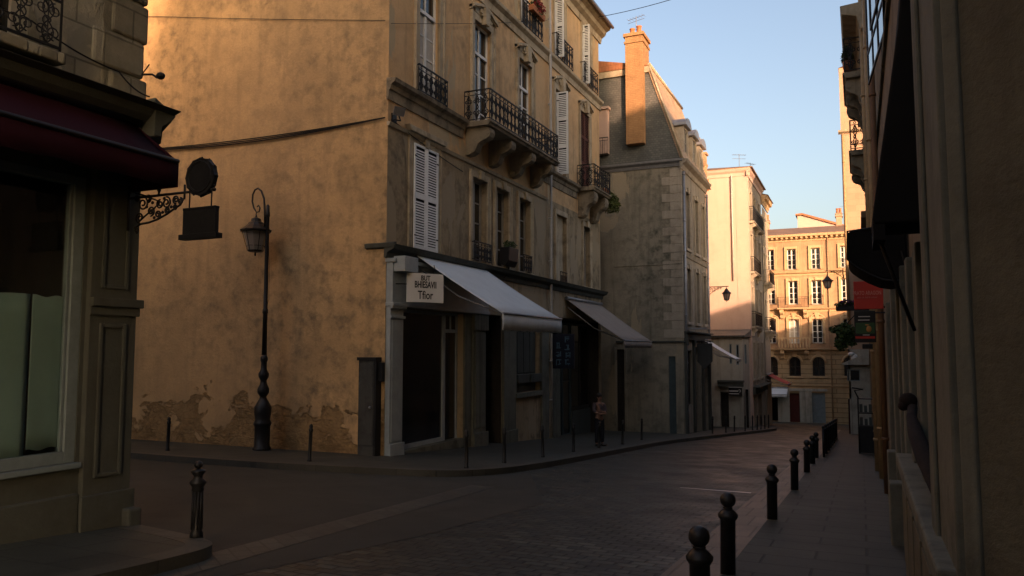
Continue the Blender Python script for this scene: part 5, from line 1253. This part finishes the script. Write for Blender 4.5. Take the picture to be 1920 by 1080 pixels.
# second house with balconies
F2_=Fx(.5,-1); zF2=16.25
Sh=thing('balcony_house','beige house with two narrow iron balconies and a drainpipe beyond the red sign','house',(4,26,gz(0,26)))
O2=[(23.2,24.3,c,c+2.4) for c in (2.9,6.2,9.4,12.8)]+[(25.8,26.9,c,c+2.4) for c in (2.9,6.2,9.4,12.8)]+[(28.6,29.7,c,c+2.4) for c in (2.9,6.2,9.4,12.8)]+[(23,25,-2.6,1.6,.3),(26,28,-2.6,1.6,.3)]
O2=[o for o in O2 if not(o[0]>28.3 and o[2]>7)]; ys_=28.3; nw=len([o for o in O2 if len(o)==4])
w=MB(); wall(w,F2_,22.02,ys_,-5,zF2,[o for o in O2 if o[1]<ys_],.25); wall(w,F2_,ys_,31,-5,10.0,[o for o in O2 if o[0]>ys_],.25); w.build('front_wall',M['facF'],Sh,weld=True)
w=MB(); w.box(.76,9,30.7,31,-5,10); w.box(8.7,9,22.05,30.7,-5,10); w.box(.52,9,ys_-.3,ys_,10,zF2); w.box(8.7,9,22.05,ys_-.3,10,zF2); w.build('rear_wall',M['facF'],Sh)
m=MB(); m.box(.1,9.1,22.06,ys_+.1,zF2,zF2+.3); m.box(.2,9.1,ys_+.02,31.1,10,10.25); m.build('roof',M['tilesE'],Sh)
for o in O2[:nw]: window(F2_,*o[:4],Sh,.2,'framed',2,3,'pane'); surround(F2_,*o[:4],Sh,.15,.08,'trimA')
for o in O2[nw:]: window(F2_,*o[:4],Sh,.25,'woodk',2,1,'pane',name='shop_window')
z=on_y(1596,66,23.3).z; balcony(F2_,23.3,26.4,z-1.05,.70,Sh,[23.6,24.9,26.1],.3,.85,style=1)
z=on_y(1604,221,26.9).z; balcony(F2_,26.9,30.2,z-1.05,.62,Sh,[27.2,28.5,29.9],.3,.7,style=1)
z=on_y(1596,38,22.8).z; m=MB(); m.fprof(F2_,22.3,28.2,[(-.02,z-.5),(.2,z-.45),(.3,z-.1),(.66,z),(.70,z+.25),(-.02,z+.3)]); m.build('string_course',M['trimA'],Sh,bevel=.02)
pipe(.33,22.6,-2,zF2-.5,.07,'pipeb',Sh); pipe(.35,24.9,-2,9.0,.06,'pipeb',Sh)
t=thing('potted_plant','leafy pot plant behind the upper right balcony rail against the sky','plant',(-.05,23.6,on_y(1597,130,23.5).z))
m=MB(); leaves(m,(-.05,23.8,ORG[t.name].z+.45),(.16,.4,.35),260,.06,rnd); m.build('foliage',M['leaf'],t)
m=MB(); m.lathe([(.09,0),(.13,.05),(.15,.26),(.14,.26)],ORG[t.name],10); m.build('pot',M['terra'],t)
hb=on_y(1583,628,21.5)
t=thing('hanging_plant','bushy dark hanging plant on the right side before the golden building','plant',hb)
m=MB(); leaves(m,hb+Vector((.02,0,.08)),(.24,.28,.22),520,.06,rnd); leaves(m,hb+Vector((-.08,.05,-.18)),(.16,.2,.24),260,.06,rnd); leaves(m,hb+Vector((.15,0,-.12)),(.13,.2,.2),160,.055,rnd); leaves(m,hb+Vector((-.2,0,.14)),(.16,.16,.1),110,.05,rnd); m.build('foliage',M['leaf'],t)
m=MB(); m.tube([hb+Vector((0,0,.2)),hb+Vector((.3,0,.55)),Vector((.5,hb.y,hb.z+.6))],.014,5); m.tube([hb+Vector((0,0,-.3)),hb+Vector((0,0,.25))],.02,5); m.build('bracket',M['iron'],t)
m=MB(); m.lathe([(.05,-.12),(.13,-.05),(.16,.1),(.15,.1)],hb,10); m.build('pot',M['iron'],t)
pb=on_y(1588,573,23.0)
t=thing('flower_box','dark flower box with purple flowers jutting above the hanging plant','flowers',pb)
m=MB(); m.box(pb.x-.28,.5,pb.y-.15,pb.y+.15,pb.z-.14,pb.z-.02); m.build('trough',M['iron'],t)
m=MB(); leaves(m,pb+Vector((.0,0,.03)),(.32,.2,.10),260,.045,rnd); m.build('foliage',M['leaf'],t)
m=MB(); leaves(m,pb+Vector((.05,0,.07)),(.26,.2,.10),240,.04,rnd); m.build('blooms',M['petal'],t)
# lantern on the right
F=Fy(48.8,-1); a=F.px(1551,516); b=F.px(1551,545)
wall_lantern('black street lantern on a scrolled bracket reaching left before the golden building',F,-.75,a[0],a[1]+.25,(a[1]-b[1])*.95,None,.17,.32,.25)
# display rack
rg=Vector((.2,30.2,gz(0,30.2)+.034))
t=thing('display_rack','dark upright display rack standing on the right pavement by the wall','display rack',rg)
m=MB(); 
for sx in (-.32,.32):
    for sy in (-.22,.22): m.box(rg.x+sx-.025,rg.x+sx+.025,rg.y+sy-.025,rg.y+sy+.025,rg.z,rg.z+1.95)
for zz in (.08,.5,.95,1.4,1.9): m.box(rg.x-.34,rg.x+.34,rg.y-.24,rg.y+.24,rg.z+zz,rg.z+zz+.035)
m.build('frame',M['woodk'],t)
m=MB(); m.box(rg.x-.34,rg.x+.34,rg.y-.245,rg.y-.225,rg.z+.05,rg.z+.95); m.build('front_panel',M['signk'],t)
m=MB()
for zz in (.98,1.44):
    for k in range(4): m.box(rg.x-.28+k*.15,rg.x-.18+k*.15,rg.y-.15,rg.y+.12,rg.z+zz+.005,rg.z+zz+.28-.05*(k%2))
m.build('goods',M['woodG'],t,bevel=.01)
m=MB(); m.tube([rg+Vector((-.3,-.2,1.93)),rg+Vector((-.42,-.25,2.2)),rg+Vector((-.15,-.3,2.25)),rg+Vector((-.5,-.3,2.3))],.03,6); m.build('top_hook',M['iron'],t)
# third, lower house
Th=thing('lower_house','lower beige house further down the right side, mostly hidden behind the balconies','house',(4,40,gz(0,40)))
zF3=6.6; F3_=Fx(.5,-1); O3=[(32+2.9*k,33.1+2.9*k,c,c+2.3) for k in range(6) for c in (-.9,1.6,3.9)]
w=MB(); wall(w,F3_,31.02,48.98,-6,zF3,O3,.25); wall(w,Fx(9,1),31.02,48.98,-6,zF3,[]); wall(w,Fy(48.98,1),.5,9,-6,zF3,[]); w.build('wall',M['facF'],Th,weld=True)
m=MB(); m.box(.2,9.1,31.12,48.9,zF3,zF3+.25); m.build('roof',M['tilesE'],Th)
for o in O3: window(F3_,*o,Th,.2,'framed',2,3,'pane')
# fourth: peach gable tower and white shop
Wh=thing('peach_house','narrow tall peach rendered house end with a white shop at its foot','house',(0,52,gz(0,50)))
Y4=49.0; S4=Fy(Y4,-1); xl=S4.px(1581,400)[0]; zt4=S4.px(1581,127)[1]; zs=S4.px(1583,655)[1]; zm=S4.px(1583,245)[1]
w=MB(); w.box(xl+.02,2.2,Y4,53.5,zs,zt4); w.add([(xl,Y4-.05,zt4),(2.2,Y4-.05,zt4+.9),(2.2,53.55,zt4+.9),(xl,53.55,zt4)],[(0,1,2,3)]); w.build('tower_wall',M['pinkF'],Wh)
w=MB(); w.box(xl+.2,6,53.5,73.9,-8,5.2); w.build('rear_wall',M['facF'],Wh)
m=MB(); m.fprof(S4,xl-.12,.5,[(-.02,zm-.2),(.2,zm-.1),(.25,zm),(-.02,zm+.02)]); m.build('string_course',M['trimA'],Wh)
pipe(xl+.12,Y4-.14,zs+.4,zm-.2,.07,'pipeb',Wh)
dw=S4.rect(1590,748,1597,800); sw=S4.rect(1588,693,1612,714)
w=MB(); wall(w,S4,xl,.48,-7,zs,[(sw[0],sw[1],sw[2],sw[3],.1),(dw[0],dw[1],-3.2,dw[3],.4)]); w.build('shop_wall',M['pale'],Wh); w=MB(); w.box(xl,.48,53.4,53.5,-7,zs); w.fbox(Fx(xl,-1),Y4,53.4,-7,zs,-.1,0); w.build('shop_side',M['pale'],Wh)
window(S4,*sw,Wh,.08,'doorbl',1,1,'pane',fw=.04)
m=MB(); m.fbox(S4,dw[0],dw[1],-3.2,dw[3],-.39,-.33); m.build('door',M['doorr'],Wh)
m=MB(); zz=S4.px(1580,672)[1]; m.fpoly(S4,[(xl-.35,zz-.3),(.2,zz+.25),(.45,zz+.25),(.45,zz-.35),(xl-.3,zz-.36)],0,.5); m.build('porch_roof',M['pale'],Wh)
m=MB(); zz=S4.px(1590,668)[1]; 
m.ball(S4.P(-.45,zz+.12,.3),.16,12,7,(1.2,1,.8)); m.ball(S4.P(-.3,zz-.08,.25),.2,12,7,(1,1,1.2)); m.ball(S4.P(-.55,zz+.1,.38),.08,10,6)
tag(m.build('white_figurine',M['white']),'small white rounded ornament sitting on the porch roof of the white shop','ornament')
# ---------------------------------------------------------------- near left shop building
XG=-8.0; YG=6.62; G=Fx(XG,1); GS=Fy(YG,1)
Gt=thing('shop_building','old stone building at the near left with burgundy awning and papered shop window','building',(XG-3,2,0))
zGt=12.5; zc=4.62
gw=(3.1,5.97,.50,3.7,.35)
w=MB(); wall(w,G,-12,YG,zc,zGt,[(3.6,5.2,zc+.15,7.1,.3)]); wall(w,GS,-12.5,XG,zc,zGt,[]); w.build('upper_wall',M['stoneG'],Gt)
w=MB(); wall(w,G,-12,YG-.08,-2,zc,[gw]); wall(w,Fy(YG-.08,1),-12.5,XG,-2,zc,[]); w.box(-12.5,-12.3,-12,YG-.1,-2,zGt); w.box(-12.3,XG-.02,-12,-11.8,-2,zGt); w.build('lower_wall',M['woodG'],Gt)
rg_=random.Random(5); m=MB(); z=zc+.02; k=0
while z<zGt:
    h=rg_.uniform(.32,.5); wd=(.62 if k%2 else .42)*rg_.uniform(.9,1.1); e=rg_.uniform(.0,.06)
    m.fbox(G,YG-wd,YG+.03+e,z,z+h-.015,-.5,.02+rg_.uniform(0,.025)); z+=h; k+=1
m.build('quoins',M['stoneG'],Gt,bevel=.035)
m=MB(); m.box(-12.6,XG-.03,-12,YG-.02,zGt,zGt+.2); m.build('roof',M['tilesE'],Gt)
m=MB(); m.fprof(G,-12,YG+.28,[(-.02,zc-.32),(.08,zc-.3),(.1,zc-.15),(.24,zc-.05),(.3,zc+.03),(.42,zc+.07),(-.02,zc+.22)]); m.fprof(GS,-12.5,XG+.3,[(-.02,zc-.3),(.08,zc-.28),(.1,zc-.15),(.24,zc-.05),(.30,zc+.03),(-.02,zc+.18)]); m.build('cornice',M['woodG'],Gt,bevel=.01)
window(G,3.6,5.2,zc+.15,7.1,Gt,.25,'framed',2,3,'pane')
rail(G,3.3,5.36,4.92,5.62,.30,Gt,'railing',style=1,bay=.3); m=MB(); m.fbox(G,3.3,5.4,4.78,4.9,-.02,.36); m.build('balcony_slab',M['stoneG'],Gt,bevel=.02)
# pilaster with panel, capital and plinth
m=MB(); zb=-.45
m.fbox(G,6.02,YG+.02,zb,zc-.3,-.1,.07); m.fbox(G,5.98,YG+.05,zb,.12,.07,.12); m.fbox(G,6.0,YG+.06,2.24,2.34,.07,.15); m.fbox(G,6.0,YG+.04,2.14,2.24,.07,.11)
for a,b,c,d in ((6.14,6.19,.3,2.05),(6.45,6.50,.3,2.05),(6.19,6.45,2.0,2.05),(6.19,6.45,.3,.35),(6.14,6.19,2.45,3.75),(6.45,6.5,2.45,3.75),(6.19,6.45,2.45,2.5),(6.19,6.45,3.7,3.75)): m.fbox(G,a,b,c,d,.07,.095)
m.build('pilaster',M['woodG'],Gt,bevel=.01)
m=MB(); o0,o1=-.12,-.01
m.fbox(G,5.84,5.97,.5,3.7,o0,o1); m.fbox(G,3.1,5.84,.5,.63,o0,o1); m.fbox(G,3.1,5.84,3.6,3.7,o0,o1); m.fbox(G,3.1,3.2,.63,3.6,o0,o1); m.fbox(G,3.0,6.0,.44,.5,-.05,.07); m.fbox(G,5.80,5.84,.63,3.6,o0+.02,o1-.03)
wf=m.build('shop_window',M['doorbl'],Gt,bevel=.008)
m=MB(); m.fbox(G,3.2,5.81,.63,3.6,-.05,-.045); m.build('pane',M['clear'],wf)
m=MB(); m.fbox(G,2.5,6.1,-.5,4.0,-2.2,-2.15); m.fbox(G,2.4,2.5,-.5,4.0,-2.2,-.35); m.fbox(G,6.1,6.2,-.5,4.0,-2.2,-.35); m.fbox(G,2.5,6.1,.2,.3,-2.15,-.34); m.fbox(G,2.5,6.1,3.95,4.05,-2.15,-.34); m.build('shop_interior',M['dark'],Gt)
m=MB(); m.fbox(G,-12,6.0,-2,.16,-.02,.06); m.build('plinth',M['woodG'],Gt,bevel=.02)
for lab,a,b,zb_,ph_ in (('pale teal paper sheet hanging in the near left shop window, the wider left one',3.9,5.42,.60,0),('pale teal paper sheet hanging in the near left shop window, the narrow right one',5.45,5.80,.68,1.2)):
    m=MB(); vs=[];fs=[]; n=24
    for i in range(n+1):
        s=a+(b-a)*i/n
        for j in range(9):
            z=zb_+(2.33-zb_)*j/8+.012*math.sin(i*.35+ph_)*(j in(0,8)); vs.append(G.P(s,z,-.068-.012*ph_/1.2+.002*math.sin(i*.3+ph_+j*.5)+.003*math.cos(i*.15+ph_)))
    for i in range(n):
        for j in range(8):
            p=i*9+j; fs.append((p,p+1,p+10,p+9))
    m.add(vs,fs,True); o=m.build('paper_sheet',M['paper']); tag(o,lab,'paper sheet'); md=o.modifiers.new('s','SOLIDIFY'); md.thickness=.004
awning('awning','burgundy canvas awning over the near left shop window',G,.5,6.5,4.5,3.93,.82,.30,'awnr',cheek=True,parts_mat='iron')
m=MB(); q=G.P(YG-.02,zc+.5,.05); m.tube([q,q+Vector((.12,.05,.0)),q+Vector((.2,.06,-.05))],.014,6); m.ball(q+Vector((.24,.07,-.03)),.05,10,7,(1.2,1,.9)); m.tube([q,q+Vector((.1,.02,.12))],.008,5)
tag(m.build('security_lamp',M['iron']),'small black lamp sticking out above the cornice end of the near left building','lamp')
cable('black cable drooping above the burgundy awning cornice',[G.P(3,zc+.75,.05),G.P(5.2,zc+.62,.06),G.P(YG-.35,zc+.42,.07),G.P(YG-.02,zc+.2,.2)],.010,'iron',.05)
m=MB(); m.box(XG+.06,XG+.24,YG-.12,YG+.06,gz(0,6.6)+.1,gz(0,6.6)+.33); tag(m.build('guard_stone',M['woodG'],bevel=.03),'small guard stone at the foot of the near left pilaster','guard stone')
# hanging sign
HS=Fy(6.45,-1); hp=lambda px,py:HS.px(px,py)
t=thing('hanging_sign','scrolled iron bracket carrying a scalloped disc and a dark hanging board','sign',HS.P(XG,hp(250,440)[1],0))
m=MB(); zb_=hp(300,366)[1]; xe=hp(401,366)[0]; xs=XG+.08
m.tube([HS.P(xs,zb_,0),HS.P(xe,zb_,0)],.016,6); m.tube([HS.P(xs+.02,hp(250,357)[1]+.06,0),HS.P(xs+.02,hp(250,432)[1],0)],.016,6); m.ball(HS.P(xe,zb_,0),.025,8,6)
x5=hp(346,366)[0]; m.tube([HS.P(x5,zb_-.08,0),HS.P(x5,zb_+.09,0)],.013,6); m.tube([HS.P(hp(298,366)[0],zb_,0),HS.P(hp(298,366)[0],zb_+.05,0)],.014,6); m.ball(HS.P(hp(298,366)[0],zb_+.06,0),.022,8,6)
S=lambda px,py,r,d,up,tu=1.6,tt=.011:m.scroll(HS,*hp(px,py),r,d,up,0,tu,tt,6,26)
S(268,382,.085,1,-1); S(262,408,.065,-1,1); S(283,396,.06,1,1); S(300,383,.055,-1,-1); S(312,380,.07,1,-1); S(330,374,.05,-1,1); S(338,377,.04,1,-1); S(296,402,.05,1,1); S(314,394,.04,-1,1); S(328,388,.03,1,1); S(256,432,.035,1,1); S(278,372,.05,1,1); S(258,372,.04,-1,-1)
pts=[hp(*p) for p in ((344,372),(338,384),(326,392),(312,402),(296,411),(280,417),(264,420),(252,428))]; m.tube([HS.P(*p) for p in pts],.014,6)
pts=[hp(*p) for p in ((254,362),(275,368),(300,378),(290,390),(272,405),(258,418))]; m.tube([HS.P(*p) for p in pts],.011,6)
for p in ((321,388),(305,398),(289,408),(275,388),(286,380),(308,372)): m.ball(HS.P(*hp(*p)),.02,8,5,(1.3,.5,1))
m.build('bracket',M['iron'],t)
c=hp(378,332); rr=hp(405,332)[0]-c[0]
m=MB(); pl=[]
for k in range(48):
    a=2*math.pi*k/48; r=rr*(.98+.05*abs(math.cos(a*6))**6); pl.append((c[0]+r*math.cos(a),c[1]+r*math.sin(a)))
m.fpoly(HS,pl,-.03,.03)
for k in range(12):
    a=2*math.pi*k/12; m.ball(HS.P(c[0]+rr*1.03*math.cos(a),c[1]+rr*1.03*math.sin(a)),.013,8,5)
m.tube([HS.P(c[0]+rr*.8*math.cos(x*.3927),c[1]+rr*.8*math.sin(x*.3927),.03) for x in range(16)],.012,5,True)
m.fbox(HS,c[0]-.04,c[0]+.04,zb_,c[1]-rr*.9,-.02,.02); m.build('disc',M['iron'],t)
b0=hp(347,393); b1=hp(406,436)
m=MB(); m.fbox(HS,b0[0],b1[0],b1[1],b0[1],-.03,.03); m.fbox(HS,b0[0]-.04,b1[0]+.04,b1[1]-.06,b1[1],-.05,.05); 
m.fbox(HS,b0[0],b1[0],b0[1]-.02,b0[1]+.008,-.036,.036); m.build('board',M['iron'],t,bevel=.004)
m=MB()
for px in (356,397): m.tube([HS.P(hp(px,366)[0],zb_),HS.P(hp(px,366)[0],b0[1])],.009,5)
m.build('hanger',M['iron'],t)
Eh2=thing('sky_block_house','unseen tall house added behind the viewer to block low sky light','house',(-5,-45,0))  # added out of view to hide the low sky and darken the street
w=MB(); w.box(-40,9,-54,-44,0,17); w.build('wall',M['facF'],Eh2)
m=MB(); m.box(-40.3,9.3,-54.3,-43.7,17,17.4); m.build('roof',M['tilesE'],Eh2)
# unseen house added far left to bounce sun onto the ochre side wall
Qh=thing('bounce_house','unseen pale house added on the left to bounce sunlight into the side street','house',(-24,10,gz(0,10)))
QX=-21.9
w=MB(); wall(w,Fx(QX,1),2.0,YA-.05,-3,17,[(4,5,5,7.3),(7.5,8.5,5,7.3),(4,5,9,11),(7.5,8.5,9,11),(4.5,6,-1,2)],.2); w.box(QX-6,QX-.25,2.0,YA-.05,-3,17); w.build('wall',M['bouncew'],Qh)
m=MB(); m.box(QX-6.2,QX+.3,1.8,YA-.1,17,17.4); m.build('roof',M['tilesE'],Qh)
for a,b,c,d in ((4,5,5,7.3),(7.5,8.5,5,7.3),(4,5,9,11),(7.5,8.5,9,11),(4.5,6,-1,2)): window(Fx(QX,1),a,b,c,d,Qh,.18,'frame')
sa=on_g(330,1070,0); sb_=on_g(905,912,0); dd_=(sb_-sa).normalized(); nn=Vector((-dd_.y,dd_.x,0))*.24
sheet('drain_strip',[((sa-dd_*1.5-nn).x,(sa-dd_*1.5-nn).y),((sb_-nn).x,(sb_-nn).y),((sb_+nn).x,(sb_+nn).y),((sa-dd_*1.5+nn).x,(sa-dd_*1.5+nn).y)],.009,M['strip'])
# pale line of setts across the road
a=on_g(1275,914,.006); b=on_g(1408,924,.006); d=(b-a).normalized(); n=Vector((-d.y,d.x,0))*.05
m=MB(); m.add([a-n*.4,b-n,b+n,a+n*.4],[(0,1,2,3)]); tag(m.build('road_marking',M['lett']),kind='structure')
# ---------------------------------------------------------------- light, sky, camera
SUN_AZ=R(42); SUN_EL=R(11)
Sv=Vector((math.sin(SUN_AZ)*math.cos(SUN_EL),-math.cos(SUN_AZ)*math.cos(SUN_EL),math.sin(SUN_EL)))
ld=bpy.data.lights.new('sun','SUN'); ld.energy=3.1; ld.angle=R(2.0); ld.color=(1.0,.57,.34)
lo=bpy.data.objects.new('sun',ld); COL.objects.link(lo); lo.rotation_euler=(-Sv).to_track_quat('-Z','Y').to_euler(); lo.location=(20,-20,40)
W=bpy.data.worlds.new('World'); SC.world=W; W.use_nodes=True
nt=W.node_tree; sk=nt.nodes.new('ShaderNodeTexSky'); sk.sky_type='NISHITA'; sk.sun_disc=False; sk.sun_elevation=SUN_EL; sk.sun_rotation=math.pi-SUN_AZ
sk.air_density=1.0; sk.dust_density=4.5; sk.ozone_density=0.5; sk.altitude=0
bg=nt.nodes['Background']; wb=nt.nodes.new('ShaderNodeMix'); wb.data_type='RGBA'; wb.blend_type='MULTIPLY'; wb.inputs[0].default_value=1; wb.inputs[7].default_value=(1.015,.965,1.0,1); nt.links.new(sk.outputs[0],wb.inputs[6]); nt.links.new(wb.outputs[2],bg.inputs[0]); bg.inputs[1].default_value=.110
cd=bpy.data.cameras.new('camera'); cam=bpy.data.objects.new('camera',cd); COL.objects.link(cam); SC.camera=cam
cd.sensor_width=36; cd.lens=36*F_PX/1920; cd.clip_start=.05; cd.clip_end=8000
cam.location=CAM; cam.rotation_euler=(R(90)+PITCH,0,YAW)
SC.view_settings.view_transform='Standard'; SC.view_settings.look='None'; SC.view_settings.exposure=1.55; SC.view_settings.gamma=1
SC.render.engine='CYCLES'
SC.cycles.max_bounces=8; SC.cycles.diffuse_bounces=5; SC.cycles.glossy_bounces=3; SC.cycles.transmission_bounces=4; SC.cycles.transparent_max_bounces=6
SC.cycles.caustics_reflective=False; SC.cycles.caustics_refractive=False
SC.cycles.use_denoising=True
